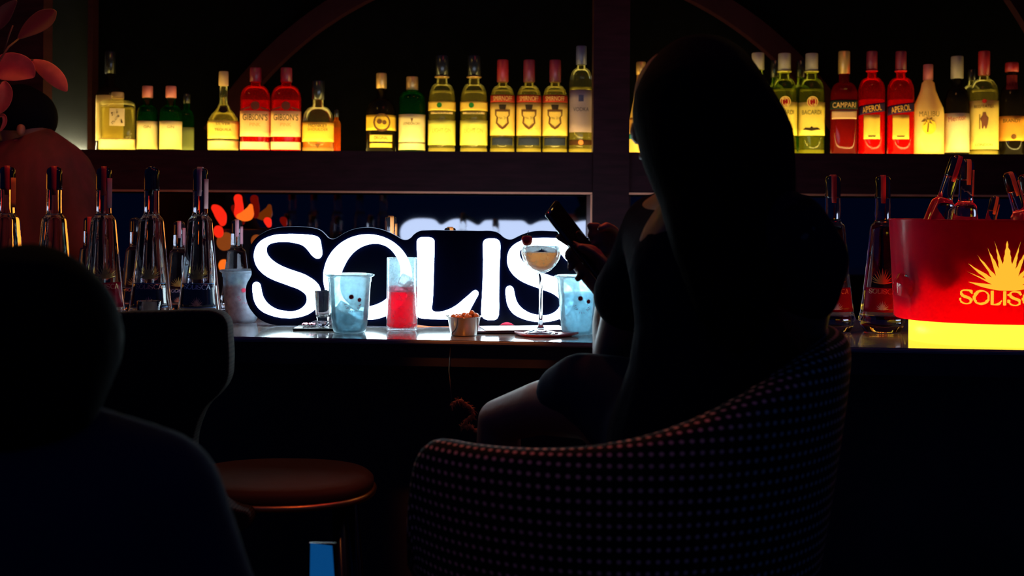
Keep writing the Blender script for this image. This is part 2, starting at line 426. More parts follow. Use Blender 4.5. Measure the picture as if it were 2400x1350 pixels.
# the bar counter
def cslab(x0, x1, y0, y1, z0, z1):                 # runs along the counter line
    return slab([Vector((x0, 2.41-KC*x0+y0, z0)), Vector((x1, 2.41-KC*x1+y0, z0)), Vector((x1, 2.41-KC*x1+y0, z1)), Vector((x0, 2.41-KC*x0+y0, z1))], 0, y1-y0)
bc = empty('bar_counter', (0, 2.6, 0))
def bsh(bm):
    for v in bm.verts: v.co -= Vector((0, 2.6, 0))
    return bm
b = cslab(-1.8, 1.9, 0, .62, CT-.010, CT); bmesh.ops.bevel(b, geom=b.edges[:], offset=.003, segments=3, affect='EDGES')
obj('counter_top', bsh(b), M['counter'], bc, False)
obj('apron', bsh(cslab(-1.8, 1.9, .012, .60, CT-.055, CT-.0105)), M['counterfront'], bc, False)
obj('front_panel', bsh(cslab(-1.8, 1.9, .12, .16, .1, CT-.0555)), M['counterfront'], bc, False)
obj('end_panel', bsh(cslab(-1.8, -1.76, .161, .60, .1, CT-.0555)), M['counterfront'], bc, False)
obj('end_panel', bsh(cslab(1.86, 1.9, .161, .60, .1, CT-.0555)), M['counterfront'], bc, False)
obj('plinth', bsh(cslab(-1.8, 1.9, .18, .58, 0, .099)), M['black'], bc, False)
tag(bc, 'long bar counter with a satin grey top lit blue by the sign', 'bar counter')

# ---------------------------------------------------------------- the lit sign
SD = 2.69
S0 = P(1170, 769, SD); SB = Vector((S0.x, SD, CT+.0005))
def sgn(p):                                        # sign drawing (px, -py) -> local x, height
    v = P(p[0], -p[1], SD); return (v.x-SB.x, v.z-SB.z)
PANEL = [(576,-684),(577,-700),(582,-716),(592,-732),(606,-746),(626,-757),(650,-763),(680,-765),(710,-762),(735,-753),(755,-746),(775,-746),(795,-752),(820,-762),(848,-767),(875,-768),(906,-765),(935,-760),(962,-758),(985,-762),(1010,-766),(1048,-767),(1090,-766),(1115,-761),(1126,-764),(1138,-768),(1152,-769),(1165,-766),(1177,-758),(1188,-755),(1199,-758),(1211,-765),(1226,-769),(1255,-772),(1290,-772),(1320,-770),(1345,-766),(1365,-764),(1390,-769),(1430,-774),(1470,-774),(1510,-770),(1535,-766),(1560,-771),(1600,-775),(1700,-776),(1750,-775),(1778,-765),(1785,-740),(1770,-700),(1745,-640),(1715,-575),(1695,-555),(1660,-545),(1620,-545),(1585,-552),(1560,-562),(1540,-560),(1515,-548),(1475,-542),(1435,-543),(1403,-550),(1385,-557),(1368,-556),(1350,-549),(1320,-544),(1290,-542),(1260,-541.5),(1242,-544),(1226,-549),(1211,-556),(1200,-561),(1190,-561),(1180,-556),(1170,-547.5),(1160,-543),(1120,-541.5),(1060,-540.5),(1000,-540),(983,-542),(971,-549),(962,-558),(952,-562.5),(942,-561),(930,-554),(910,-544),(885,-536),(860,-533.5),(830,-537),(806,-547),(790,-557),(780,-560.5),(770,-558),(762,-550),(752,-541),(740,-536),(710,-532),(680,-531.5),(644,-535),(620,-544),(599,-559),(587,-578),(583,-600),(585,-622),(590,-640),(587,-650),(580,-662),(576.5,-674)]
M['face'] = mat('navy_acrylic_face', (.001, .002, .016), .28, spec=.12)
M['letter'] = emis('lit_white_acrylic', (.68, .90, 1.0), 15)
M['back'] = emis('glowing_white_back', (.60, .74, 1.0), 7)
M['edge'] = emis('clear_acrylic_edge', (.45, .62, 1.0), .55)
sg = empty('lit_sign', SB)
def stand(me, y):                                   # flat drawing -> upright, facing the camera
    for v in me.vertices: v.co = Vector((v.co.x, y - v.co.z, v.co.y))
    return me
pl = [(x, max(z, .0012)) for x, z in (sgn(p) for p in PANEL)]
link('face_panel', stand(spline_mesh([pl], .003, res=4), .003), M['face'], sg, False)
cxs = sum(p[0] for p in pl)/len(pl)
def grow(lp, g):
    out = []; n = len(lp)
    ar = sum(lp[i][0]*lp[(i+1) % n][1]-lp[(i+1) % n][0]*lp[i][1] for i in range(n)); s = 1 if ar > 0 else -1
    for i in range(n):
        a, b = lp[i-1], lp[(i+1) % n]; dx, dy = b[0]-a[0], b[1]-a[1]; L = math.hypot(dx, dy) or 1
        out.append((lp[i][0]+s*g*dy/L, lp[i][1]-s*g*dx/L))
    return out
link('edge_band', stand(spline_mesh([grow(pl, .0004)], .0050, res=4), .0082), M['edge'], sg, False)
link('back_panel', stand(spline_mesh([grow(pl, -.002)], .0010, res=4), .0146), M['back'], sg, False)
for lp in LETTERS:
    link('letter', stand(spline_mesh([[sgn(p) for p in l] for l in lp], .0008, res=6), -.0012), M['letter'], sg, False)
tag(sg, 'large lit sign on the counter with glowing white letters on navy', 'sign')

# ---------------------------------------------------------------- tall clear bottles on the counter
M['bglass'] = real_glass('clear_bottle_glass', (.97, .98, .95), 1.40, 0, bump=.25)
M['sleeve'] = mat('black_cap_sleeve', (.01, .01, .012), .12, coat=.6)
M['sealred'] = mat('red_paper_seal', (.55, .03, .03), .5)
M['sealpink'] = mat('pink_paper_seal', (.62, .28, .30), .6)
M['sealamber'] = mat('amber_paper_seal', (.75, .28, .06), .6)
M['labdark'] = mat('navy_bottle_label', (.006, .010, .03), .15, coat=.5)
M['labred'] = thin('crimson_bottle_label', (.3, .0, .02), .92, (.62, .012, .07), .1, .2, .6)
M['copper'] = mat('copper_foil_lettering', (.9, .42, .26), .45, .5)
M['silver'] = mat('silver_foil_lettering', (.7, .75, .85), .4, .5)
M['emboss'] = mat('gilded_embossed_glass', (.75, .55, .12), .3, .6)
M['labline'] = mat('pale_blue_label_border', (.25, .45, .8), .25, .7)
TP = [(.030,0),(.038,.001),(.041,.004),(.0505,.024),(.0512,.030),(.0490,.036),(.0468,.047),(.0432,.072),(.0402,.100),(.0362,.135),(.0322,.175),(.0288,.212),(.0272,.228),(.0250,.236),(.0192,.242),(.0172,.248),(.0166,.262),(.0162,.300),(.0162,.310)]
LOGO = solisca_bm(); fit(LOGO, 0, 0, w=1.0)
LOGO_ME = bpy.data.meshes.new('logo'); LOGO.to_mesh(LOGO_ME); LOGO.free()
AG = agave_bm(); fit(AG, 0, 0, w=1.0); AG_ME = bpy.data.meshes.new('ag'); AG.to_mesh(AG_ME); AG.free()
def text_on(name, me, rf, x, z, w, m, parent, h=None, off=.0014, ref=.012, rot=0, tilt=0, n=2.0):
    bm = me_to_bm(me, True); fit(bm, 0, 0, w=w, h=h)
    if tilt:
        for v in bm.verts: v.co = Matrix.Rotation(tilt, 3, 'Z') @ v.co
    for v in bm.verts: v.co.x += x; v.co.y += z
    refine(bm, ref); wrap(bm, rf, off, n, rot); return obj(name, bm, m, parent, False)
def tall_bottle(kind='dark', seal='sealred', seal2=None, turn=0.0):
    t = empty('tequila_bottle', (0, 0, 0)); sp = smooth_prof(TP, 3); rf = rfun(TP)
    obj('glass_body', lathe(sp, 40), M['bglass'], t)
    cap = [(.0168,.296),(.0170,.300),(.0168,.330),(.0160,.339),(.0135,.3435),(.009,.345)]
    obj('cap', lathe([(r, z) for r, z in cap], 28), M['sleeve'], t)
    obj('label', shell(rf, .047, .100, 1.0, .0006, rot=turn), M['labred' if kind == 'red' else 'labdark'], t)
    if kind != 'red':
        for z in (.048, .0985): obj('label_border', shell(rf, z, z+.0010, 1.0, .0014, rot=turn, nz=1), M['labline'], t)
    text_on('lettering', LOGO_ME, rf, 0, .092, .062, M['copper' if kind != 'silver' else 'silver'], t, rot=turn)
    text_on('label_emblem', AG_ME, rf, 0, .062, .030, M['copper'] if kind != 'red' else M['silver'], t, rot=turn)
    text_on('embossed_emblem', AG_ME, rf, 0, .126, .052, M['emboss'], t, rot=turn, off=.0004)
    # paper strip going over the cap
    bm = bmesh.new(); prev = None
    pts = [(.0176,.285),(.0178,.300),(.0178,.328),(.0165,.3405),(.0130,.3465),(.004,.3475),(-.004,.3475),(-.0130,.3465),(-.0165,.3405),(-.0178,.328),(-.0178,.296)]
    for i, (x, z) in enumerate(pts):
        row = [bm.verts.new((s*.0055*(1-.15*(i == 0)), -x, z)) for s in (-1, 1)]
        if prev: bm.faces.new((prev[0], prev[1], row[1], row[0]))
        prev = row
    o = obj('paper_seal', bm, M[seal], t); o.rotation_euler.z = turn*.5
    sm = o.modifiers.new('th', 'SOLIDIFY'); sm.thickness = .0005; sm.offset = 1
    if seal2:
        bm = shell(lambda z: .0168, .258, .322, .42, .0012, rot=.95, na=6); obj('tax_strip', bm, M[seal2], t)
    return t
protos = {}
def put_bottle(key, args, loc, label, group=None, scale=1.0, rot=None, rz=0, sz=None):
    if key not in protos: t = protos[key] = tall_bottle(*args)
    else: t = copy_tree(protos[key])
    t.location = loc; t.rotation_euler = rot or (0, 0, rz); t.scale = (scale, scale, sz or scale)
    return tag(t, label, 'bottle', group)
G1 = 'tall clear bottles standing on the counter left of the sign'
row = [(17, .0, 'a', ('dark','sealred','sealamber',.2), 'tall clear bottle with red neck seal, cut off by the left photo edge'),
       (127, 0, 'b', ('dark','sealred',None,.15), 'tall clear bottle with red neck seal, second from the left photo edge'),
       (243, 0, 'c', ('red','sealred','sealpink',.25), 'tall clear bottle with crimson label, third from the left'),
       (355, 0, 'd', ('dark','sleeve',None,.0), 'tall clear bottle with dark label behind the small empty shot glass'),
       (469, 0, 'e', ('silver','sealpink','sealpink',-.05), 'tall clear bottle with blue-edged label nearest the lit sign')]
for px, dx, k, a, lb in row:
    u, v = ray(px, 500); D = 2.62
    put_bottle(k, a, (u*D, D, CT), lb, G1, .98, sz=1.02, rz=-math.atan(u)*.6)
for px, k, a, lb in [(1957, 'f', ('red','sealred',None,.1), 'tall clear bottle with crimson label half hidden by the seated person'),
                     (2074, 'g', ('red','sealred',None,-.1), 'tall clear bottle with crimson label directly left of the red ice bucket')]:
    u, v = ray(px-6, 600); D = 2.65
    put_bottle(k, a, (u*D, D, CT), lb, 'tall bottles right of the seated person', 1.0, rz=-math.atan(u)*.6)
for px, top, k, lb, D in [(210, 508, 'h', 'short bottle with red seal standing behind the crimson-labelled bottle', 2.95),
                       (318, 510, 'd', 'short dark-capped bottle behind the bottle with the shot glass', 2.95),
                       (420, 518, 'e', 'short bottle with pink tax strip, between the two dark-labelled tall bottles', 2.95),
                       (555, 514, 'e', 'short bottle with pink tax strip behind the frosted cup left of sign', 2.95),
                       (916, 506, 'i', 'short bottle with amber seal peeking over the second letter of the sign', 2.86),
                       (1055, 532, 'i', 'short bottle whose amber cap just shows above the middle of the sign', 2.86)]:
    u, v = ray(px, top); h = EYE - v*D - CT
    put_bottle(k, {'h': ('dark','sealred',None,0), 'i': ('dark','sealamber','sealamber',0)}.get(k, ('dark','sealred',None,0)), (u*D, D, CT), lb, 'short bottles behind the front row', .84, sz=h/.3475, rz=.3)

# ---------------------------------------------------------------- red ice bucket
bx, by, brz = .99, 2.475, math.radians(-8)
bk = empty('ice_bucket', (bx, by, CT), brz)
AXR, AYR = .200, .150
M['bred'] = thin('red_translucent_plastic', (.55, .0, .02), .93, (.85, .006, .085), .16, .2, .72)
M['bbase'] = emis('glowing_yellow_base', (1, .60, .03), 2.3)
M['blogo'] = emis('backlit_yellow_print', (1, .50, .03), 1.05)
bprof = [(.93, .047), (.945, .050), (1.0, .249), (1.012, .2515), (1.006, .2525), (.985, .2515), (.93, .052)]
bm = bmesh.new(); rings = [ring(bm, 1, z, 72, 2.2, AXR*s, AYR*s) for s, z in bprof]; loft(bm, rings, False, False)
bm.faces.new(rings[-1]); bm.faces.new(rings[0][::-1])
obj('bucket_shell', bm, M['bred'], bk)
bm = bmesh.new(); rings = [ring(bm, 1, z, 72, 2.2, AXR*.795, AYR*.80) for z in (.0005, .0465)]; loft(bm, rings)
obj('light_base', bm, M['bbase'], bk)
def bwrap(me, cx, cz, w, name, m, off):
    bm = me_to_bm(me, True); fit(bm, cx, cz, w=w); refine(bm, .008, 5)
    for v in bm.verts:
        z = v.co.y; s = .945+.055*(z-.05)/.2; a = AXR*s+off; b_ = AYR*s+off
        # arc position along the oval front
        x = v.co.x; th = 0; acc = 0; st = .01 if x > 0 else -.01
        while abs(acc) < abs(x):
            c, s_ = math.sin(th), math.cos(th); k = (abs(c)**2.2+abs(s_)**2.2)**(-1/2.2)
            c2, s2 = math.sin(th+st), math.cos(th+st); k2 = (abs(c2)**2.2+abs(s2)**2.2)**(-1/2.2)
            d = math.hypot(a*(k2*c2-k*c), b_*(k2*s2-k*s_)); acc += d if x > 0 else -d; th += st
            if d == 0: break
        c, s_ = math.sin(th), math.cos(th); k = (abs(c)**2.2+abs(s_)**2.2)**(-1/2.2)
        v.co = Vector((a*k*c, -b_*k*s_, z))
    return obj(name, bm, m, bk, False)
bwrap(LOGO_ME, -.003, .099, .172, 'lettering', M['blogo'], .0012)
bwrap(AG_ME, -.003, .166, .150, 'emblem', M['blogo'], .0012)
tag(bk, 'red oval ice bucket with yellow sun emblem and glowing yellow base', 'ice bucket')
l = lamp('bucket_bulb', 'POINT', (0, 0, 0), (1, .33, .10), 6.5, .03)
l.parent = bk; l.location = (-.02, 0, .075)
tl = empty('added_glow_lamp', (-1.43, 2.80, CT+.0005))  # unseen lamp added to put orange glints into the left bottles
obj('glow_base', lathe([(.06,0),(.06,.012),(.012,.018),(.010,.07)], 28), M['black'], tl)
obj('glow_shade', lathe(smooth_prof([(.05,.07),(.075,.09),(.082,.20),(.075,.33),(.045,.36)], 3), 36), emis('added_orange_glow', (1, .30, .03), 2.2), tl)
tag(tl, 'added unseen orange glow lamp on the counter beyond the left photo edge', 'added lamp')
tl2 = copy_tree(tl); tl2.location = (-1.80, 3.70, .956); tl2.scale = (1.15, 1.15, 1.4)  # second unseen source, added so the bottles refract more orange
tag(tl2, 'added unseen orange glow lamp on the back counter beyond the left photo edge, behind the bartender', 'added lamp')
M['ice'] = thin('crushed_ice', (.9, .9, .9), .6, (.95, .9, .85), .2, .1, .6, .2, 60)
bm = bmesh.new()
for i in range(60):
    a, r = random.random()*2*PI, math.sqrt(random.random())*.72
    s = .014+random.random()*.008
    mt = Matrix.Translation((r*AXR*math.cos(a), r*AYR*math.sin(a), .115+random.random()*.03)) @ Matrix.Rotation(random.random()*3, 4, 'X') @ Matrix.Rotation(random.random()*3, 4, 'Z') @ Matrix.Scale(s*1.4, 4)
    bmesh.ops.create_cube(bm, size=1, matrix=mt)
for v in bm.verts: v.co = Matrix.Rotation(brz, 3, 'Z') @ v.co + Vector((bx, by, CT))
tag(obj('crushed_ice', bm, M['ice'], None, False), 'heap of ice filling the red bucket', 'ice', kind='stuff')
def tilted(px_t, py_t, px_b, py_b, D, label, key, args, scale=.95):
    T, B = P(px_t, py_t, D), P(px_b, py_b, D)
    d = (T-B).normalized(); base = T - d*.345*scale
    qn = Vector((0, 0, 1)).rotation_difference(d)
    t = put_bottle(key, args, base, label, 'bottles chilling in the red ice bucket', scale)
    t.rotation_mode = 'QUATERNION'; t.rotation_quaternion = qn
tilted(2246, 368, 2203, 500, 2.46, 'bottle leaning right in the ice bucket, its red-lit shoulder showing', 'h', ('dark','sealred',None,0), .90)
tilted(2266, 376, 2262, 500, 2.56, 'upright bottle right behind the leaning one in the ice bucket', 'i', ('dark','sealamber','sealamber',0), .88)
tilted(2334, 462, 2320, 520, 2.50, 'bottle sunk deepest in the ice bucket, only its neck showing', 'i', ('dark','sealamber','sealamber',0), .62)
tilted(2364, 406, 2398, 520, 2.44, 'bottle leaning left in the bucket near the right photo edge', 'i', ('dark','sealamber','sealamber',0), .80)
tilted(2400, 412, 2416, 520, 2.52, 'bottle at the right photo edge, behind the left-leaning one', 'h', ('dark','sealred',None,0), .80)

# ---------------------------------------------------------------- drinks on the counter
M['frost'] = thin('frosted_plastic', (.80, .95, 1.0), .40, (.80, .95, 1.0), .22, .1, .85, .12, 70)
M['icy'] = thin('iced_clear_drink', (.85, .95, 1), .55, (.86, .96, 1.0), .1, .1, .85, .25, 120)
M['inkred'] = mat('crimson_print', (.45, .004, .03), .6)
M['clear'] = real_glass('clear_drinking_glass', (1, 1, 1), 1.45)
M['thinclear'] = thin('thin_clear_glass', (.90, .97, 1.0),   .24, (.8, .95, 1.0), .10, .04, .7, .06, 60)
def cup_at(px, py, label, liquid=.045, lic='icy', sc_=1.0, rot=0, D=None):
    p = on(px, py) if D is None else Vector((ray(px, py)[0]*D, D, CT)); t = empty('plastic_cup', (p.x, p.y, CT+.0004), -math.atan(p.x/p.y)+rot)
    pr = [(.030,0),(.0335,.002),(.0365,.010),(.0385,.022),(.0410,.045),(.0435,.080),(.0455,.108),(.0470,.1095),(.0472,.117),(.0485,.119),(.0530,.1215),(.0535,.1245),(.0515,.1255),(.0480,.1225),(.0462,.117),(.0448,.108),(.0428,.080),(.0402,.045),(.0378,.022),(.0355,.010),(.030,.003)]
    pr = [(r*sc_, z*sc_) for r, z in pr]; rf = rfun([x for x in pr[:8]])
    obj('cup_wall', lathe(pr, 48), M['frost'], t)
    lp = [(.0290,.0040),(.0345,.012),(.0365,.022),(.0385,.038)]; zz = liquid
    lp = [(r*sc_, z*sc_) for r, z in lp if z < liquid] + [((.0390+.00003*0)*sc_, zz*sc_)]
    lp[-1] = (rfun(pr[:7])(zz*sc_)-.0018*sc_, zz*sc_)
    obj('liquid', lathe(lp, 40), M[lic], t)
    # printed suns and the curved words
    for (x, z, r) in ((.0035, .079, .0068), (.0215, .0725, .0058)):
        pts = []
        for i in range(40): a = 2*PI*i/40; rr = r*(1.0 if i % 2 == 0 else .62); pts.append((x+rr*math.cos(a), z+rr*math.sin(a)))
        b = me_to_bm(spline_mesh([[(a*sc_, b_*sc_) for a, b_ in pts]], bezier=False)); refine(b, .004); wrap(b, rf, .0006); obj('printed_sun', b, M['inkred'], t, False)
    bm = bmesh.new(); cxx, czz, R = .0075, .0655, .0190
    word = 'SIP the SUN'; a0, a1 = math.radians(188), math.radians(345)
    for i, ch in enumerate(word):
        if ch == ' ': continue
        a = a0+(a1-a0)*(i/(len(word)-1))
        cb = me_to_bm(font_mesh(ch)); s = .0088 if ch.isupper() else .0062
        for v in cb.verts:
            w_ = Matrix.Rotation(a+PI/2, 3, 'Z') @ Vector((v.co.x*s*.75, v.co.y*s, 0)) ; v.co = w_ + Vector((cxx+R*math.cos(a), czz+R*math.sin(a), 0))
        me = bpy.data.meshes.new('t'); cb.to_mesh(me); cb.free(); bm.from_mesh(me); bpy.data.meshes.remove(me)
    for v in bm.verts: v.co *= sc_
    refine(bm, .004); wrap(bm, rf, .0006); obj('printed_words', bm, M['inkred'], t, False)
    return tag(t, label, 'cup', 'printed plastic cups on the counter')
cup_at(819, 779.5, 'frosted plastic cup of iced drink in front of the sign, beside the red glass', .044)
cup_at(1356, 783, 'frosted plastic cup of iced drink right of the stemmed cocktail, beside the arm', .088)
M['icypink'] = thin('pale_pink_drink', (.95, .8, .75), .78, (.98, .42, .34), .1, .1, .6, .1, 120)
cup_at(567, 755, 'frosted plastic cup with pinkish drink partly behind the left end of sign', .088, 'icypink', .97, D=2.775)
def ice_cube(loc, s, label, rot, group):
    b = box(-s, s, -s*.9, s*.9, -s, s, s*.25); o = obj('ice_cube', b, M['ice'], None)
    o.location = loc; o.rotation_euler = rot; return tag(o, label, 'ice cube', group)
pc = on(819, 779.5)
for i, (dx, dy, z, lb) in enumerate([(.012,.006,.060,'ice cube heaped at the right in the nearer cup left of the red glass'),(-.014,.004,.052,'ice cube at the left in the cup left of the red glass'),(.0,-.012,.027,'ice cube at the front bottom of the cup left of the red glass')]):
    ice_cube((pc.x+dx, pc.y+dy, CT+z), .0115, lb, (.3*i, .5, .7*i), 'ice cubes in the frosted cup')
# tall glass with the red drink
M['reddrink'] = thin('red_drink', (1, .04, .12), .66, (1.0, .008, .06), .05, .1, .9)
M['pinkfoam'] = thin('pink_drink_top', (1, .55, .6), .75, (1.0, .45, .52), .05, .1, .8)
p = on(942, 776); t = empty('highball_glass', (p.x, p.y, CT+.0004))
obj('glass_wall', lathe([(.0305,0),(.0325,.001),(.0335,.004),(.0338,.02),(.0338,.158),(.0334,.1592),(.0328,.158),(.0326,.02),(.031,.009),(.001,.007)], 48), M['thinclear'], t)
obj('drink', lathe([(.030,.0085),(.0322,.013),(.0322,.086)], 44), M['reddrink'], t)
obj('drink_top', lathe([(.0322,.0862),(.0322,.097)], 44), M['pinkfoam'], t)
tag(t, 'tall straight glass of bright red drink with ice in front of the sign', 'glass')
ice_cube((p.x+.006, p.y-.004, CT+.108), .0125, 'ice cube floating at the left top of the red drink', (.5, .4, .2), 'ice cubes in the red drink')
ice_cube((p.x+.017, p.y+.004, CT+.094), .0115, 'ice cube on the right, half sunk in the red drink', (.9, .2, .9), 'ice cubes in the red drink')
# shot glasses
def shot(px, py, label, h=.079, r=.0185, m='clear', D=None):
    p = on(px, py) if D is None else Vector((ray(px, py)[0]*D, D, CT)); t = empty('shot_glass', (p.x, p.y, CT+.0062 if D is None else CT+.0004))
    pr = [(r*.72,0),(r*.78,.001),(r*.70,h*.10),(r*.66,h*.16),(r*.80,h*.24),(r*.85,h*.32),(r,h*.985),(r*.97,h),(r*.94,h*.985),(r*.76,h*.33),(r*.60,h*.27),(.0005,h*.26)]
    obj('glass_wall', lathe(pr, 40), M[m], t); return tag(t, label, 'shot glass')
shot(757, 771, 'small empty shot glass on dark tray between sign and frosted cup')
shot(350, 740, 'small empty shot glass in front of the fourth tall bottle from left', .070, .026, D=2.50)
# tray + foil under the shot glass
a = on(757, 772)
tag(obj('drip_tray', box(a.x-.060, a.x+.040, a.y-.035, a.y+.05, CT+.0004, CT+.0055, .0015), M['black'], None, False), 'thin dark tray under the shot glass in front of sign', 'tray')
bm = bmesh.new(); g = []
for i in range(9):
    for j in range(5):
        bm.verts.new((a.x-.046+.0035*i*1.0, a.y-.005+.006*j, CT+.007+.006*abs(math.sin(i*1.9+j*1.1))))
bm.verts.ensure_lookup_table()
for i in range(8):
    for j in range(4): bm.faces.new([bm.verts[k] for k in (i*5+j, (i+1)*5+j, (i+1)*5+j+1, i*5+j+1)])
o = obj('foil_wrapper', bm, mat('pink_foil', (.8, .25, .35), .25, .8)); s = o.modifiers.new('t', 'SOLIDIFY'); s.thickness = .0006
tag(o, 'crumpled pink foil wrapper lying on the dark tray', 'wrapper')
# coupe
p = on(1267, 786.5); t = empty('cocktail_glass', (p.x, p.y, CT+.0052))
obj('stem_and_foot', lathe([(.001,0),(.0365,0),(.0372,.0012),(.036,.0022),(.018,.0055),(.009,.0095),(.0055,.016),(.0042,.03),(.0038,.06),(.0040,.09),(.0052,.115),(.008,.126),(.0075,.1275)], 40), M['clear'], t)
bp_ = [(.0075,.1278),(.014,.1295),(.0215,.134),(.031,.143),(.0385,.155),(.0418,.168),(.0412,.180),(.0398,.188),(.0392,.1885),(.0388,.187),(.0402,.179),(.0406,.168),(.0372,.156),(.030,.1448),(.0205,.1362),(.012,.132),(.001,.1312)]
obj('bowl', lathe(bp_, 48), M['thinclear'], t)
M['orange'] = thin('orange_cocktail', (1, .62, .34), .62, (1.0, .42, .16), .05, .2, .85)
M['foam'] = thin('white_cocktail_foam', (.95, .98, 1), .55, (1, 1, 1.0), .03, .3, .9)
obj('drink', lathe([(.001,.1325),(.012,.1330),(.0202,.1372),(.0295,.1458),(.0366,.1568),(.0398,.167),(.0400,.1705)], 44), M['orange'], t)
obj('foam', lathe([(.0398,.1708),(.0390,.1800),(.0350,.1835),(.001,.1845)], 44), M['foam'], t)
b = agave_bm(); fit(b, 0, .177, w=.038, h=.0085); refine(b, .004); wrap(b, lambda z: .0402, .0008); obj('foam_print', b, mat('blue_foam_print', (.03, .10, .25), .6), t, False)
tag(t, 'long-stemmed cocktail glass with orange drink and white foam', 'cocktail glass')
o = empty('cherry', (p.x-.0305, p.y-.020, CT+.2010))
obj('fruit', lathe(smooth_prof([(.001,-.0108),(.007,-.0095),(.0112,-.003),(.0120,.002),(.0098,.0088),(.0045,.0108),(.001,.0094)], 3), 28), mat('glossy_red_cherry', (.42, .004, .008), .08, coat=.8), o)
obj('stalk', tube([(0,0,.008),(.001,.001,.014),(.003,.002,.021)], .0006, 6), M['black'], o)
tag(o, 'glossy red cherry perched on the rim of the cocktail glass', 'cherry')
# coaster
M['coaster'] = mat('crimson_leather', (.30, .008, .02), .45, bump=.3, vs=60)
c = on(1280, 787); bm = bmesh.new(); top = []; 
ns = 40; rr = []
for lay in (0, 1):
    for k in (1.0, .55):
        rw = []
        for i in range(ns):
            a_ = 2*PI*i/ns; r0 = .066*(1+.10*math.sin(3*a_+.6)); lift = .004*max(0, abs(math.cos(a_)))**6*(k > .9)
            rw.append(bm.verts.new((c.x-.002+r0*k*math.cos(a_), c.y+.045*k*math.sin(a_)*(1+.1*math.cos(2*a_)), CT+.0006+lift+.004*lay)))
        rr.append(rw)
loft(bm, [rr[1], rr[0], rr[2], rr[3]], True, True)
tag(obj('coaster', bm, M['coaster']), 'curled crimson coaster under the foot of the cocktail glass', 'coaster')
# menus and napkins
mc = [(.20,.02,.03), (.62,.62,.66), (.16,.03,.04), (.6,.6,.66)]
for i in range(4):
    a = on(1205+i*10, 775)
    b = box(-.105+.006*i, .105-.004*i, -.055, .045, 0, .0017, .0004); o = obj('menu_card', b, mat('card_stock', mc[i], .5), None, False)
    o.location = (a.x-.012, 2.615, CT+.0004+.0019*i); o.rotation_euler = (0, 0, .02+.05*i)
    tag(o, ['crimson card at the bottom of the stack under the sign', 'pale card second from the bottom of the card stack', 'dark red card second from the top of the card stack', 'pale card on top of the stack behind the cocktail foot'][i], 'card', 'stack of cards on the counter')
M['rednap'] = mat('scarlet_paper', (.8, .02, .05), .7)
M['orgnap'] = mat('orange_paper', (.85, .22, .04), .7)
a = on(1175, 765); tag(obj('napkin_stack', box(a.x-.065, a.x+.06, 2.745, 2.84, CT+.0004, CT+.016, .003), M['rednap']), 'scarlet folded napkins showing under the sign between two letters', 'napkins')
a = on(1020, 767); tag(obj('napkin_stack', box(a.x-.06, a.x+.05, 2.745, 2.83, CT+.0004, CT+.006, .002), M['orgnap']), 'thin orange folded napkins behind the sign near the red drink', 'napkins')
# snack bowl and nuts
p = on(1087, 786); t = empty('snack_bowl', (p.x, p.y, CT+.0004))
obj('bowl_wall', lathe([(.001,0),(.0255,0),(.0275,.002),(.0355,.0385),(.0392,.0395),(.0394,.0402),(.0352,.0402),(.0265,.0035),(.001,.002)], 44), M['steel'], t)
tag(t, 'small polished metal bowl of nuts at the counter edge', 'bowl')
M['nut'] = mat('roasted_nut', (.62, .24, .07), .45, var=.3, vs=80, bump=.4)
npos = [(-.022,.000,.0375,'leftmost'),(-.013,.010,.0385,'second from left'),(-.010,-.012,.038,'front left'),(.000,.000,.0425,'middle top'),(.006,.012,.041,'rear middle'),(.010,-.011,.0395,'front right'),(.016,.002,.0445,'highest, right of centre'),(.024,.006,.0385,'rear right'),(.025,-.006,.038,'rightmost')]
for i, (x, y, z, w_) in enumerate(npos):
    b = lathe(smooth_prof([(.0005,-.0085),(.0052,-.0055),(.0062,-.002),(.0050,.001),(.0060,.004),(.0048,.0075),(.0005,.0092)], 2), 14)
    o = obj('nut', b, M['nut']); o.location = (p.x+x, p.y+y, CT+z); o.rotation_euler = (1.2+.3*i, .4*i, 1.3*i)
    tag(o, 'roasted nut in the metal bowl, %s of the heap' % w_, 'nut', 'nuts heaped in the metal bowl')
for i in range(5):
    a_ = i*1.26; b = lathe(smooth_prof([(.0005,-.0085),(.0062,-.004),(.0050,.001),(.0060,.004),(.0005,.0092)], 2), 12)
    o = obj('nut', b, M['nut']); o.location = (p.x+.016*math.cos(a_), p.y+.016*math.sin(a_), CT+.027); o.rotation_euler = (1.4, .5*i, 1.1*i)
    tag(o, 'roasted nut low inside the metal bowl, under the ' + ('rightmost one', 'rear right one', 'leftmost one', 'front left one', 'front right one')[i], 'nut', 'nuts heaped in the metal bowl')

# ---------------------------------------------------------------- bottles on the lit shelf
SDp = 3.905
CREAM = (.92, .74, .36); YEL = (.95, .66, .10); LIME = (.86, .80, .16)
def tg(name, tint, haze, hz, tr=.7): return thin(name, tint, haze, hz, .10, .08, tr)
GL = {'clear': tg('clear_glass', (.92,.93,.82), .05, (.5,.48,.2)), 'green': tg('green_glass', (.02,.20,.05), .30, (.004,.075,.016)),
      'dark': tg('dark_glass', (.06,.04,.02), .6, (.03,.02,.012)), 'pink': tg('red_glass', (.85,.10,.06), .2, (.7,.02,.012)),
      'amber': tg('amber_glass', (.85,.45,.06), .3, (.85,.30,.03)), 'white': tg('white_glazed_glass', (0,0,0), 1.0, (.95,.72,.26), .45),
      'red': tg('scarlet_glass', (.9,.04,.02), .22, (.8,.015,.008)), 'wine': tg('wine_red_glass', (.35,.01,.01), .6, (.35,.008,.008)),
      'ygreen': tg('pale_green_glass', (.78,.85,.42), .07, (.12,.22,.03))}
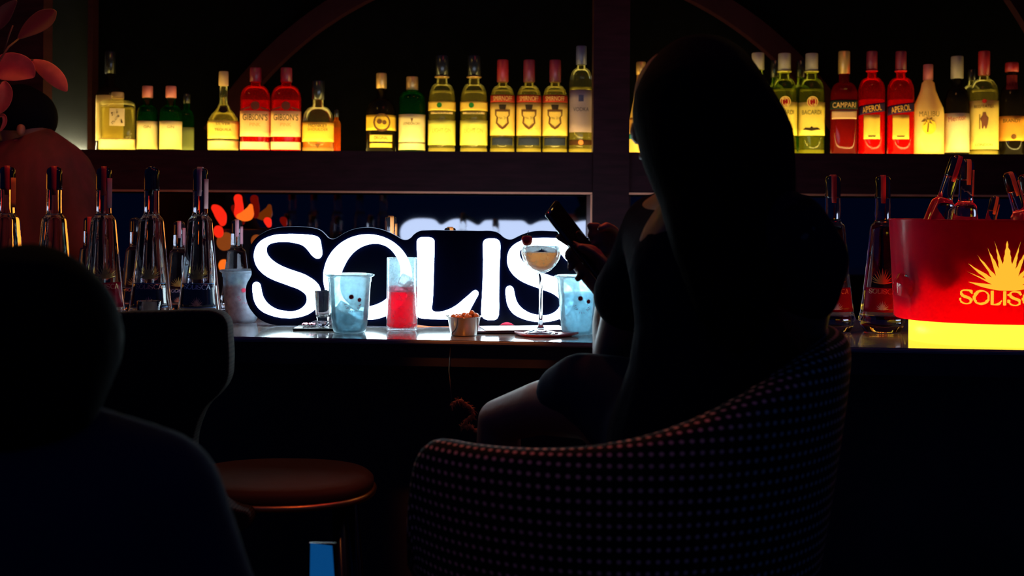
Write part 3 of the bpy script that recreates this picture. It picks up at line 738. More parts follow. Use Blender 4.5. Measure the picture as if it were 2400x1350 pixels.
LQ = {'clear': tg('clear_spirit', (.85,.8,.5), .10, (.9,.75,.15)), 'amber': tg('amber_spirit', (.95,.5,.05), .6, (1.0,.42,.03)), 'orange': tg('orange_spirit', (1,.3,.03), .7, (1.0,.22,.01)),
      'red': tg('scarlet_liqueur', (1,.08,.02), .45, (1.0,.07,.01)), 'pink': tg('pink_spirit', (1,.25,.12), .3, (1.0,.14,.05)), 'wine': tg('wine_red_liqueur', (.5,.01,.01), .8, (.45,.01,.008)),
      'green': tg('green_spirit', (.1,.6,.1), .25, (.08,.35,.03))}
GB = {'clear': tg('thick_glass_base', (.9,.85,.5), .75, (1,.9,.4)), 'green': tg('thick_green_base', (.3,.6,.2), .5, (.5,.8,.1)), 'dark': tg('thick_dark_base', (.1,.05,.02), .6, (.12,.04,.01)), 'pink': tg('thick_rosy_base', (1,.4,.1), .6, (1,.36,.10)),
      'amber': tg('thick_amber_base', (1,.5,.1), .6, (1,.42,.03)), 'red': tg('thick_orange_base', (1,.4,.05), .6, (1,.42,.05)), 'wine': tg('thick_wine_base', (.4,.03,.01), .6, (.6,.03,.01)), 'white': tg('thick_white_base', (.9,.85,.5), .8, (1,.88,.45)), 'ygreen': tg('thick_pale_base', (.9,.85,.4), .6, (.95,.85,.25))}
CAPM = {'red': mat('red_screw_cap', (.30,.012,.02), .4), 'wine': mat('wine_screw_cap', (.16,.012,.03), .4), 'gold': mat('gold_cap', (.6,.35,.12), .4, .6), 'grey': mat('grey_cap', (.25,.2,.17), .5), 'black': M['black'],
        'pink': mat('rosy_cap', (.4,.10,.10), .5), 'cork': mat('cork_stopper', (.45,.28,.12), .8), 'blue': mat('dull_blue_cap', (.05,.05,.12), .4)}
BR = {}
def sb(px, w, top, base, neck, cap, shoulder, glass, cap_m, label, labels=(), texts=(), marks=(), liquid=None, lq=None, n=2.0, D=SDp, body=None, group=None, name='liquor_bottle', ring_m=None, neckbase=None, k=KW):
    """shelf bottle from its measures in the photograph: width, top, base, neck width, cap end, shoulder start/end (all photo px)"""
    s = D/F
    base = base + 4; w = w-1.5
    p = P(px, base, D, KW); z0 = ZS+.0006
    t = empty(name, (p.x, p.y, z0), -math.atan(p.x/p.y)*.9)
    H = lambda y: (base-y)*s*1.0
    R = w/2*s; rn = neck/2*s; s0, s1 = shoulder          # s0: y where neck starts to widen (higher), s1: y where full width
    body = body or R
    pr = [(R*.80, 0), (R*.95, .001), (R, .005), (R, H(s1))]
    for i in range(1, 7):
        a = i/7*PI/2; pr.append((rn+(R-rn)*math.cos(a)**1.0, H(s1)+(H(s0)-H(s1))*math.sin(a)))
    pr += [(rn, H(s0)), (rn*.95, H(cap)+.001)]
    if isinstance(body, list): pr = [(x*s, H(y)) for x, y in body] + [(rn, H(s0)), (rn*.95, H(cap)+.001)]
    rf = rfun(pr)
    obj('glass_body', lathe(pr, 36, n), GL[glass], t)
    obj('glass_base', lathe([(R*.80, .0004), (R*.93, .0012), (R*.97, .005), (R*.97, 12*s), (R*.6, 12*s+.001)], 32, n), GB.get(glass, GB['clear']), t)
    ck = [(rn*.98, H(cap)), (rn*1.12, H(cap)+.001), (rn*1.10, H(top)-.002), (rn*1.0, H(top)), (rn*.3, H(top)+.0003)]
    obj('cap', lathe(ck, 24), CAPM[cap_m], t)
    if liquid:
        lh = H(liquid); lp = [(max(.003, r*.93), max(.003, z)) for r, z in pr if z < lh-.001]; lp.append((max(.003, rf(lh)*.93), lh))
        lp2 = []
        for r, z in lp:
            if not lp2 or z > lp2[-1][1]+1e-5: lp2.append((r, z))
        obj('liquid', lathe(lp2, 32, n), LQ[lq], t)
    if ring_m: obj('neck_ring', lathe([(rn*1.15, H(cap)-.006), (rn*1.25, H(cap)-.005), (rn*1.25, H(cap)-.002), (rn*1.1, H(cap)-.001)], 24), ring_m, t)
    for L in labels:                                        # (y0, y1, half angle, colour[, slant px, rot])
        y0, y1, ha, c = L[:4]; sl = (L[4]*s if len(L) > 4 else 0)
        tr = .35 if sum(c) > .8 else .1
        obj('label', shell(rf, H(y1), H(y0), ha, .0009, n, 0, 16, 5, sl), paper(c, tr), t)
    for T in texts:                                         # (text, y, width px, height px, colour, tilt)
        me = font_mesh(T[0]); 
        text_on('lettering', me, rf, (T[6]*s if len(T) > 6 else 0), H(T[1]), T[2]*s, ink(T[4]), t, h=T[3]*s, off=.0030, tilt=T[5] if len(T) > 5 else 0, n=n)
        bpy.data.meshes.remove(me)
    for mk in marks:                                        # (loops in px from the axis / photo y, colour)
        lp = [[(x*s, H(y)) for x, y in l] for l in mk[0]]
        b = me_to_bm(spline_mesh(lp, bezier=False)); refine(b, .012); wrap(b, rf, .0026, n); obj('label_mark', b, ink(mk[1]), t, False)
    return tag(t, label, 'bottle', group or 'liquor bottles on the glowing shelf')
def disc(x, y, r, n=20, ry=None): return [(x+r*math.cos(2*PI*i/n), y+(ry or r)*math.sin(2*PI*i/n)) for i in range(n)]
DK = (.05, .03, .02); BRN = (.22, .09, .03); REDI = (.5, .02, .02)
# left bay
sb(257, 66, 112, 350, 22, 165, (195, 222), 'dark', 'black', 'tall dark bottle with pale label, behind the square clear bottle at shelf left', [(218, 325, 1.2, CREAM)], D=4.03, liquid=300, lq='orange')
sb(275, 82, 213, 350, 26, 228, (232, 244), 'clear', 'cork', 'short square clear bottle with kanji-like mark at the left end of shelf', [(325, 349, 1.45, CREAM)], n=6,
   marks=[([[(-16,254),(16,254),(16,295),(-16,295)]], (.45,.34,.22)), ([[(-2,257),(3,256),(2,266),(-2,266)]], DK), ([[(-13,264),(-6,262),(-4,270),(-11,272)]], DK), ([[(2,268),(6,272),(-10,292),(-13,289)]], DK), ([[(6,280),(10,278),(13,288),(9,289)]], DK)], liquid=250, lq='clear')
G = 'pair of green bottles with pale labels'
sb(345, 50, 200, 352, 22, 228, (245, 270), 'green', 'pink', 'green bottle with pale label, left one of the pair', [(284, 350, 1.25, CREAM)], [('GIN', 298, 16, 6, BRN)], liquid=262, lq='green', group=G)
sb(400, 54, 200, 352, 22, 228, (245, 270), 'green', 'pink', 'green bottle with pale label, right one of the pair', [(284, 350, 1.25, CREAM)], [('GIN', 298, 16, 6, BRN)], liquid=262, lq='green', group=G)
sb(437, 36, 212, 350, 16, 235, (250, 275), 'green', 'black', 'slim dim green bottle standing back beside the green pair', [(292, 346, 1.2, (.20,.24,.10))], D=4.03)
sb(523, 72, 166, 353, 20, 200, (245, 280), 'clear', 'cork', 'squat clear bottle with corked long neck and big yellow label', [(284, 326, 1.35, (.95,.72,.16)), (330, 351, 1.35, CREAM)], [('SILVER', 292, 34, 6, BRN), ('TEQUILA', 306, 40, 7, BRN)], marks=[([disc(0, 258, 10, 20, 8)], DK)], liquid=262, lq='clear',
   body=[(28, 356), (35, 353), (36, 290), (35, 280), (28, 268), (16, 254), (9, 240), (8, 228)])
for cx_, lb in ((598, 'red square-shouldered gin bottle with dark crest, left of its twin'), (670, 'red square-shouldered gin bottle with dark crest, right of its twin')):
    sb(cx_, 71, 158, 354, 24, 192, (200, 232), 'pink', 'wine', lb, [(262, 322, 1.05, (.96,.62,.26)), (334, 352, 1.0, (.98,.78,.5))], [("GIBSON'S", 277, 52, 15, DK), ('PINK', 294, 24, 8, (.8,.3,.08))],
       marks=[([disc(0, 250, 10)], (.10,.02,.02)), ([[(-30,262),(-12,256),(-12,252),(-30,258)]], (.14,.02,.02)), ([[(30,262),(12,256),(12,252),(30,258)]], (.14,.02,.02))], liquid=236, lq='pink', n=4, group='twin red gin bottles')
sb(745, 76, 187, 353, 27, 232, (248, 288), 'clear', 'black', 'round-shouldered bottle with black cap and amber label beside the red pair', [(287, 332, 1.3, (.95,.60,.08))], [('MONKEY', 295, 46, 8, BRN), ('SHOULDER', 304, 50, 6, BRN)], liquid=296, lq='amber', marks=[([[(-7,338),(7,338),(0,348)]], BRN)])
sb(788, 22, 250, 352, 10, 268, (275, 290), 'amber', 'black', 'narrow amber bottle mostly hidden right of the round-shouldered one', D=4.03, liquid=292, lq='amber')
# middle
sb(893, 72, 172, 356, 22, 208, (232, 275), 'dark', 'gold', 'dark-necked bottle with orange liquid and round emblem', [(272, 308, 1.3, (.95,.60,.06)), (318, 334, .8, (.98,.70,.12)), (338, 348, .8, (.98,.66,.12), 0)], [('ORIGINAL', 326, 34, 8, BRN)], marks=[([disc(2, 290, 21), disc(2, 290, 17)], BRN), ([disc(-4, 288, 6)], BRN), ([disc(8, 290, 5)], BRN)], liquid=300, lq='orange')
sb(965, 64, 180, 356, 25, 212, (214, 236), 'green', 'gold', 'dark green bottle with gold cap and tall cream label', [(270, 335, 1.3, CREAM), (337, 353, 1.3, (.98,.84,.5))], [('LONDON DRY', 292, 42, 6, BRN)], marks=[([[(-3,280),(3,280),(0,290)]], BRN)])
for cx_, lb in ((1035, 'tall clear bottle with two yellow labels and green dot, left of its twin'), (1110, 'tall clear bottle with two yellow labels and green dot, right of its twin')):
    sb(cx_, 65, 130, 356, 28, 178, (196, 238), 'clear', 'black', lb, [(240, 261, 1.35, (.92,.64,.10)), (264, 269, .9, (.75,.55,.25)), (283, 341, 1.35, LIME)], [('PREMIUM', 266.5, 34, 4, DK), ('LIGHT GIN', 308, 46, 10, (.3,.42,.06))], marks=[([disc(-6, 249, 6)], (.03,.25,.04))], liquid=214, lq='clear',
       ring_m=CAPM['gold'], group='twin tall gin bottles with yellow labels')
for i, (cx_, w_) in enumerate(((1177, 59), (1239, 60), (1300, 60))):
    sb(cx_, w_, 140, 356, 24, 192, (200, 232), 'clear', 'red' if i == 0 else 'wine', 'vodka bottle with red cap and crest label, %s of three alike' % ('leftmost', 'middle', 'rightmost')[i],
       [(224, 241, 1.3, (.35,.03,.015)), (243, 318, 1.3, (.93,.66,.14)), (323, 341, .95, (.02,.025,.05))], [('SMIRNOFF', 232.5, 48, 11, (.75,.4,.12)), ('VODKA', 262, 26, 5, BRN), ('No. 21', 278, 16, 6, BRN)],
       marks=[([[(-9,247),(9,247),(7,258),(-7,258)]], DK), ([[(-19,258),(19,258),(18,272),(14,276),(16,290),(8,300),(0,305),(-8,300),(-16,290),(-14,276),(-18,272)], [(-14,263),(-15,271),(-10,277),(-12,289),(0,299),(12,289),(10,277),(15,271),(14,263)]], BRN)], liquid=210, lq='clear', group='three matching vodka bottles')
sb(1361, 58, 108, 357, 22, 152, (160, 200), 'clear', 'blue', 'tall bottle with dusky blue label against the left side of post', [(213, 311, 1.2, (.34,.24,.26)), (329, 341, 1.2, (.05,.02,.01))], [('VODKA', 258, 38, 9, (.06,.05,.10))], marks=[([disc(0, 335, 6)], (.5,.15,.05)), ([[(-6,225),(6,225),(6,240),(-6,240)]], (.06,.06,.16))], liquid=206, lq='clear')
# right bay
sb(1501, 62, 150, 362, 20, 180, (200, 330), 'white', 'gold', 'pale cone-shouldered bottle with teal band just right of the post', [(319, 331, 1.3, (.02,.22,.20)), (281, 316, 1.2, (.75,.42,.12))], liquid=340, lq='clear', body=[(28,366),(31,362),(31,320),(27,290),(17,240),(11,205),(10,200)])
sb(1775, 60, 128, 362, 26, 168, (190, 236), 'ygreen', 'grey', 'rum bottle largely hidden behind the head of the seated person', [(240, 320, 1.3, LIME)], liquid=230, lq='clear')
for cx_, lb in ((1837, 'rum bottle with bat emblem label, left one beside the dark hair'), (1901, 'rum bottle with bat emblem label, right one of the two')):
    sb(cx_, 61, 128, 361, 26, 168, (186, 226), 'ygreen', 'grey', lb, [(243, 320, 1.35, (.95,.74,.14))], [('BACARDI', 267, 47, 10, (.20,.12,.03))], ring_m=mat('yellow_neck_ring', (.75,.62,.10), .5),
       marks=[([disc(2, 243, 13)], (.75,.5,.12)), ([disc(2, 243, 11)], (.45,.015,.015)), ([[(-22,307),(-14,302),(-4,303),(0,299),(4,303),(14,302),(22,307),(12,308),(0,310),(-12,308)]], DK)], liquid=212, lq='clear', group='pair of rum bottles with bat emblem')
for cx_, lb in ((1815, 'dim green bottle neck peeking left of the first rum bottle'), (1875, 'dim green bottle neck peeking between the two rum bottles')):
    sb(cx_, 56, 140, 361, 18, 180, (196, 230), 'ygreen', 'black', lb, D=4.04, liquid=300, lq='green')
sb(1977, 62, 123, 361, 24, 176, (196, 226), 'wine', 'gold', 'dark red bitter bottle with black name band and cream label', [(238, 260, 1.3, (.02,.025,.02)), (263, 282, .9, (.62,.36,.22))], [('CAMPARI', 250, 50, 12, (.75,.42,.14))], liquid=262, lq='wine', n=3.2)
for cx_, lb in ((2042, 'bright red aperitif bottle with slanted dark label, left of its twin'), (2110, 'bright red aperitif bottle with slanted dark label, right of its twin')):
    sb(cx_, 62, 123, 361, 22, 166, (184, 218), 'red', 'wine', lb, [(247, 268, 1.25, (.03,.015,.05), 5), (272, 328, .62, (.90,.62,.10))], [('APEROL', 258, 46, 14, (.85,.40,.06), .16)], ring_m=mat('scarlet_neck_ring', (.8,.02,.02), .4), marks=[([[(-9,320),(9,320),(8,323),(-8,323)]], DK)], liquid=236, lq='red', group='twin red aperitif bottles')
palm = [([disc(2, 300, 15, 20, 17)], (.95,.60,.05)), ([[(-16,288),(-9,281),(-3,284),(-4,277),(1,282),(8,277),(7,284),(15,287),(5,287),(12,296),(2,290),(0,312),(-3,312),(-1,290),(-12,297),(-5,288)]], (.25,.12,.03))]
sb(2174, 72, 153, 361, 20, 190, (192, 262), 'white', 'pink', 'opaque white coconut rum bottle with a palm tree emblem', [], [('MALIBU', 270, 44, 12, (.3,.18,.06), 0, 2)], marks=palm, body=[(34,365),(36,360),(36,270),(34,255),(24,232),(17,214),(14,196)], n=2.4)
sb(2242, 56, 134, 361, 25, 186, (206, 246), 'dark', 'grey', 'dark bottle with broad cream label right of the white bottle', [(267, 357, 1.35, (.98,.82,.5))], [('Mentor', 279, 42, 12, (.55,.12,.08), .12)])
sb(2276, 44, 160, 361, 16, 186, (196, 220), 'clear', 'black', 'clear bottle standing back between cream-labelled and guard-figure bottles', D=4.04, liquid=240, lq='clear')
sb(2305, 66, 122, 361, 23, 178, (186, 226), 'clear', 'red', 'clear gin bottle with red cap and standing guard figure', [(238, 350, 1.3, (.95,.72,.20))], [('BEEFEATER', 252, 46, 7, BRN), ('LONDON', 340, 38, 6, DK)],
   marks=[([disc(0, 240, 5)], REDI), ([[(-3,265),(3,265),(4,272),(9,278),(8,290),(5,302),(3,304),(0,296),(-3,304),(-5,302),(-6,288),(-9,280),(-4,272)]], (.30,.10,.06)), ([[(-11,270),(-9,270),(-9,304),(-11,304)]], BRN)], liquid=212, lq='clear')
sb(2370, 58, 148, 361, 26, 170, (200, 252), 'dark', 'red', 'dark bottle with curved orange label near the right photo edge', [(273, 330, 1.3, (.95,.42,.06))], [('BRANDY', 284, 40, 8, DK)], marks=[([disc(4, 321, 6)], BRN), ([[(-13,178),(13,178),(13,212),(-13,212)]], (.3,.03,.03))])
sb(2432, 58, 175, 361, 26, 198, (220, 262), 'dark', 'red', 'dark bottle cut off by the right photo edge', [(273, 330, 1.3, (.95,.5,.06))])

# ---------------------------------------------------------------- glowing patches imitating the mirror reflection of a bucket emblem
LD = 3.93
lp0 = P(565, 640, LD); lt = empty('reflected_emblem_glow', (lp0.x, LD, .956))
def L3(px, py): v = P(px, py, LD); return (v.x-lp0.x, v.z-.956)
M['glowred'] = emis('red_reflection_glow', (1, .02, .005), .95); M['gloworg'] = emis('orange_reflection_glow', (1, .16, .01), 1.0); M['glowdim'] = emis('amber_reflection_glow', (1, .20, .02), .22)
def glow(pts, m, y=0, nm='reflection_patch'):
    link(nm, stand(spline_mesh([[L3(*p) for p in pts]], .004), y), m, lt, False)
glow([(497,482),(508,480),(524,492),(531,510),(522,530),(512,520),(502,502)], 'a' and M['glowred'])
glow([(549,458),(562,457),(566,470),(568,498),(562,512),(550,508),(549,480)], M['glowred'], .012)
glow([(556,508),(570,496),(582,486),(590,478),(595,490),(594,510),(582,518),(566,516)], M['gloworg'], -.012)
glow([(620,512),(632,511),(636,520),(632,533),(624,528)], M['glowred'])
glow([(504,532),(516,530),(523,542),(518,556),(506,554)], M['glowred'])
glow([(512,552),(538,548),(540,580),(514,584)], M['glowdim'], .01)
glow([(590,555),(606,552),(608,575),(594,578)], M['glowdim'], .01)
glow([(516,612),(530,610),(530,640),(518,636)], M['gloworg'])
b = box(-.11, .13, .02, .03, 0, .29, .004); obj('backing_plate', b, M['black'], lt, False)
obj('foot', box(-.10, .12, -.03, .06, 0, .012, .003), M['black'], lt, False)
tag(lt, 'red and orange glowing patches imitating a reflection in the mirror, left of sign', 'added lamp')

# ---------------------------------------------------------------- plant at upper left
M['leaf'] = mat('waxy_leaf', (.55, .16, .10), .5, var=.25, vs=25, bump=.15)
M['stem'] = mat('brown_stem', (.10, .05, .03), .7)
PD = 2.86
b0 = P(-75, 500, PD); b0.x += .02; pt = empty('potted_plant', (b0.x, PD, CT))
def leaf(spine, widths, curl, dD=0, m=None):
    bm = bmesh.new(); rows = []; pts = [P(x, y, PD+dD) for x, y in spine]
    for i, p in enumerate(pts):
        d = (pts[min(i+1, len(pts)-1)]-pts[max(i-1, 0)]).normalized(); s = Vector((-d.z, 0, d.x))
        wv = widths[i]*PD/F
        rows.append([bm.verts.new(p + s*wv*t + Vector((0, -curl*abs(t)**1.5*wv*6 if abs(t) else 0, 0)) + Vector((0, .25*wv*t, 0)) - pt.location) for t in (-1, -.66, -.33, 0, .33, .66, 1)])
    loft(bm, rows, False, False, closed=False)
    o = obj('leaf', bm, m or M['leaf'], pt); s1 = o.modifiers.new('t', 'SOLIDIFY'); s1.thickness = .0015; s2 = o.modifiers.new('u', 'SUBSURF'); s2.levels = s2.render_levels = 2
leaf([(-20,168),(5,158),(30,156),(55,162),(72,172),(80,182)], [14,34,36,33,22,3], .04)
leaf([(76,140),(92,152),(110,164),(130,182),(146,200),(157,215)], [3,17,21,21,15,2], -.03, .02)
leaf([(42,92),(60,76),(82,62),(105,48),(122,36),(131,24)], [3,16,25,28,22,5], .06, .05, mat('olive_leaf', (.16, .09, .04), .5))
leaf([(10,190),(14,205),(13,222),(6,240),(-4,256),(-14,268)], [4,16,20,20,16,3], .05, -.02)
leaf([(-12,285),(-2,272),(8,268),(14,280),(10,295),(0,308)], [2,5,6,6,5,2], .05, .0, mat('rosy_leaf', (.4, .09, .08), .5))
leaf([(40,0),(20,20),(5,45),(-8,70)], [3,16,20,6], .05, .05, mat('dark_leaf', (.06, .03, .025), .6))
obj('stem', tube([P(-70, 560, PD)-pt.location, P(-50, 380, PD)-pt.location, P(-30, 250, PD)-pt.location, P(-6, 150, PD)-pt.location, P(20, 110, PD)-pt.location, P(45, 90, PD+.05)-pt.location], [.004,.004,.0035,.003,.0025,.002], 8), M['stem'], pt)
for a, b_ in (((-24,210),(12,190)), ((-10,160),(-20,168)), ((-4,145),(78,140)), ((-28,245),(-12,285)), ((10,120),(30,60))):
    obj('leaf_stalk', tube([P(*a, PD)-pt.location, P((a[0]+b_[0])/2, (a[1]+b_[1])/2-4, PD+.01)-pt.location, P(*b_, PD)-pt.location], .0018, 6), M['stem'], pt)
obj('pot', lathe([(.045,0),(.05,.004),(.062,.11),(.064,.115),(.058,.113),(.045,.08)], 32), M['black'], pt)
tag(pt, 'plant with broad red-lit waxy leaves at the upper left corner', 'plant')

# ---------------------------------------------------------------- people
M['skin'] = mat('dim_skin', (.22, .09, .06), .5, bump=.1, vs=90)
M['hair'] = mat('dark_hair', (.0015, .0018, .0045), .8, spec=.04, bump=.5, vs=60, stretch=(6, 6, .4))
M['dress'] = mat('black_dress_fabric', (.003, .006, .018), .9, spec=.03, bump=.4, vs=50)
M['skirt'] = mat('navy_skirt_fabric', (.005, .014, .045), .8, spec=.04)
def J(px, py, D, r): return (P(px, py, D), r)
def face_at(parent, c, fwd, R, m):
    """nose, eyes, mouth and ears on a head of radius R at c looking along fwd"""
    fwd = Vector(fwd).normalized(); side = fwd.cross(Vector((0, 0, 1))).normalized(); up = Vector((0, 0, 1))
    def blob(name, p, r, mm):
        b = bmesh.new(); bmesh.ops.create_icosphere(b, subdivisions=2, radius=1)
        for v in b.verts: v.co = p + fwd*v.co.y*r[1] + side*v.co.x*r[0] + up*v.co.z*r[2]
        obj(name, b, mm, parent)
    blob('nose', c+fwd*R*1.03-up*R*.15, (R*.16, R*.22, R*.26), m)
    for s in (-1, 1):
        blob('eye', c+fwd*R*.86+side*s*R*.34+up*R*.05, (R*.14, R*.10, R*.09), mat('eye', (.12, .10, .09), .6, spec=.05))
        blob('ear', c+side*s*R*.95-up*R*.1, (R*.10, R*.2, R*.30), m)
    blob('mouth', c+fwd*R*.90-up*R*.62, (R*.28, R*.10, R*.09), mat('lips', (.25, .05, .05), .4))
# the seated person with the phone
root = P(1640, 1100, 1.78); wm = empty('person', (root.x, root.y, .80))
def sub(o):
    for v in o.data.vertices: v.co -= wm.location
    return o
hc = P(1628, 262, 1.77)
js = [J(1650,1060,1.80,(.13,.11)), J(1672,900,1.78,(.115,.09)), J(1690,760,1.77,(.115,.09)), J(1700,610,1.77,(.135,.09)), J(1672,495,1.77,(.075,.06)), J(1655,430,1.77,.046), (hc+Vector((.01,-.01,-.045)), .070), (hc+Vector((-.01,.01,.022)), .080), (hc+Vector((0,0,.045)), .060),
      J(1535,535,1.92,.047), J(1480,690,1.98,.043), J(1440,838,2.02,.037), J(1434,760,2.06,.034), J(1432,690,2.09,.025), J(1400,640,2.10,(.030,.022)),           # 9..14 far arm
      J(1865,555,1.66,.048), J(1880,700,1.68,.042), J(1860,830,1.80,.040), J(1650,740,2.02,.034), J(1500,620,2.12,.026), J(1444,590,2.15,(.028,.020)),           # 15..20 near arm
      J(1560,1010,1.88,.085), J(1390,945,1.96,.060), J(1270,955,2.03,.046), J(1170,985,2.10,.038), J(1165,1200,2.13,.044), J(1170,1500,2.15,.028), J(1130,1570,2.20,.026), J(1070,1590,2.26,.018),  # leg
      J(1690,1110,1.74,.085), J(1500,1120,1.86,.066), J(1330,1130,2.0,.050), J(1330,1330,2.02,.042), J(1345,1600,2.02,.028), J(1300,1660,2.08,.024), J(1240,1675,2.16,.018)]
ed = chain(0,1,2,3,4,5,6,7,8) + chain(4,9,10,11,12,13,14) + chain(4,15,16,17,18,19,20) + chain(0,21,22,23,24,25,26,27,28) + chain(0,29,30,31,32,33,34,35)
def finger(base, pts, D, r=.0088):
    global js, ed
    prev = base
    for i, (x, y, *d) in enumerate(pts):
        js.append(J(x, y, d[0] if d else D, r*(1-.10*i))); ed.append((prev, len(js)-1)); prev = len(js)-1
# far hand: fingers wrapped under the phone, thumb across its face
js.append(J(1378,612,2.10,(.030,.020))); pa = len(js)-1; ed.append((14, pa))
finger(pa, [(1352,580,2.07),(1328,565,2.06),(1310,556,2.06)], 2.06)
finger(pa, [(1350,598,2.08),(1334,590,2.075),(1330,602,2.07)], 2.07)
finger(pa, [(1355,618,2.09),(1342,616,2.08),(1338,628,2.07)], 2.08)
finger(14, [(1376,645,2.10),(1362,645,2.09),(1354,654,2.08)], 2.08, .0082)
finger(14, [(1405,612,2.08),(1385,592,2.06),(1362,580,2.05)], 2.05, .0098)
js.append(J(1428,566,2.15,(.026,.018))); pb = len(js)-1; ed.append((20, pb))
finger(pb, [(1415,545,2.14),(1398,530,2.13),(1382,530,2.12)], 2.12)
finger(pb, [(1412,556,2.14),(1396,548,2.13),(1384,552,2.12)], 2.12)
finger(pb, [(1410,570,2.14),(1396,566,2.13),(1386,572,2.12)], 2.12)
finger(20, [(1420,592,2.14),(1404,592,2.13),(1394,598,2.12)], 2.12, .0082)
finger(pb, [(1438,540,2.13),(1422,530,2.11),(1408,536,2.10)], 2.10, .0095)
body = sub(skin('body', js, ed, M['skin'], wm, voxel=.0042, smooth=4))
fw = Vector((-.80, .58, -.12))
face_at(wm, hc-wm.location, fw, .088, M['skin'])
hj = [(P(1644,222,1.76), .090), (P(1645,262,1.75), (.103,.103)), (P(1680,340,1.73), (.112,.095)), (P(1702,440,1.71), (.100,.075)), (P(1712,560,1.67), (.085,.05)), (P(1722,700,1.65), (.06,.035)), (P(1728,780,1.65), (.03,.02))]
sub(skin('hair', hj, chain(0,1,2,3,4,5,6), M['hair'], wm, 1))
sub(skin('dress', [J(1650,1050,1.80,(.150,.125)), J(1672,900,1.78,(.130,.105)), J(1690,760,1.77,(.128,.103)), J(1700,640,1.77,(.143,.100)), J(1545,542,1.925,.062), J(1500,640,1.965,.058), J(1480,690,1.98,.064),
                  J(1850,545,1.67,.058), J(1898,610,1.665,.054), J(1888,680,1.675,.048)], chain(0,1,2,3,4,5,6)+chain(3,7,8,9), M['dress'], wm))
sub(skin('skirt', [J(1640,1060,1.80,.135), J(1540,1000,1.88,.098), J(1440,940,1.93,.074), J(1365,912,1.965,.060), J(1325,922,1.99,.050)], chain(0,1,2,3,4), M['skirt'], wm))
sub(skin('dress_yoke', [J(1545,538,1.925,.058), J(1640,505,1.83,.060), J(1730,500,1.75,.060), J(1850,545,1.67,.058)], chain(0,1,2,3), M['dress'], wm))
tag(wm, 'person with long dark hair in a dark dress, seated, holding a phone', 'person')
# phone
Dp = 2.085; pcen = P(1351, 563, Dp)
ax = Vector((.62, .10, -.78)).normalized(); wx = (Vector((.77, 0, .60))*.42 + Vector((0, .90, 0))); wx = (wx - ax*wx.dot(ax)).normalized(); nz = ax.cross(wx)
ph = empty('phone', pcen)
ph.rotation_euler = Matrix((ax, wx, nz)).transposed().to_euler()
obj('phone_case', box(-.074, .074, -.036, .036, -.0042, .0042, .004, seg=3), mat('glossy_black_phone', (.01, .01, .014), .08, coat=1), ph)
obj('screen', box(-.069, .069, -.033, .033, .00425, .0048, 0), mat('dark_phone_screen', (.005, .005, .008), .04), ph, False)
obj('camera_lens', lathe([(.005,-.0058),(.0055,-.0043)], 20, cx=-.060, cy=.022), mat('amber_lens', (.3, .12, .03), .1), ph)
tag(ph, 'black phone held up in the hand of the seated person', 'phone')

# bar chairs
def dots(name, base, dot, sx, sz, r=.30, rough=.8):
    m, nt, bs = nodes(name); N = nt.nodes.new; L = nt.links.new
    uv = N('ShaderNodeTexCoord'); mp = N('ShaderNodeMapping'); mp.inputs['Scale'].default_value = (1/sx, 1/sz, 1)
    vo = N('ShaderNodeVectorMath'); vo.operation = 'FRACTION'; sb_ = N('ShaderNodeVectorMath'); sb_.operation = 'SUBTRACT'; sb_.inputs[1].default_value = (.5, .5, 0)
    sc2 = N('ShaderNodeVectorMath'); sc2.operation = 'MULTIPLY'; sc2.inputs[1].default_value = (1, 1.3, 0)
    ln = N('ShaderNodeVectorMath'); ln.operation = 'LENGTH'; lt_ = N('ShaderNodeMapRange'); lt_.inputs[1].default_value = r; lt_.inputs[2].default_value = r*.8
    mx = N('ShaderNodeMix'); mx.data_type = 'RGBA'; mx.inputs[6].default_value = (*base, 1); mx.inputs[7].default_value = (*dot, 1)
    L(uv.outputs['UV'], mp.inputs[0]); L(mp.outputs[0], vo.inputs[0]); L(vo.outputs[0], sb_.inputs[0]); L(sb_.outputs[0], sc2.inputs[0]); L(sc2.outputs[0], ln.inputs[0])
    L(ln.outputs['Value'], lt_.inputs[0]); L(lt_.outputs[0], mx.inputs[0]); L(mx.outputs[2], bs.inputs['Base Color']); bs.inputs['Roughness'].default_value = rough; bs.inputs['Specular IOR Level'].default_value = .15
    return m
def uv_planar(me, fn):
    l = me.uv_layers.new(name='UVMap')
    for p in me.polygons:
        for li in p.loop_indices: l.data[li].uv = fn(me.vertices[me.loops[li].vertex_index].co)
M['dotted'] = dots('black_fabric_with_pale_dots', (.006, .006, .008), (1, .5, .34), .0125, .0155, .28)
M['weave'] = dots('fine_checked_upholstery', (.010, .008, .010), (.07, .045, .04), .0075, .0075, .42)
cc = P(1438, 900, 1.78); ch = empty('bar_chair', (cc.x, cc.y, 0))
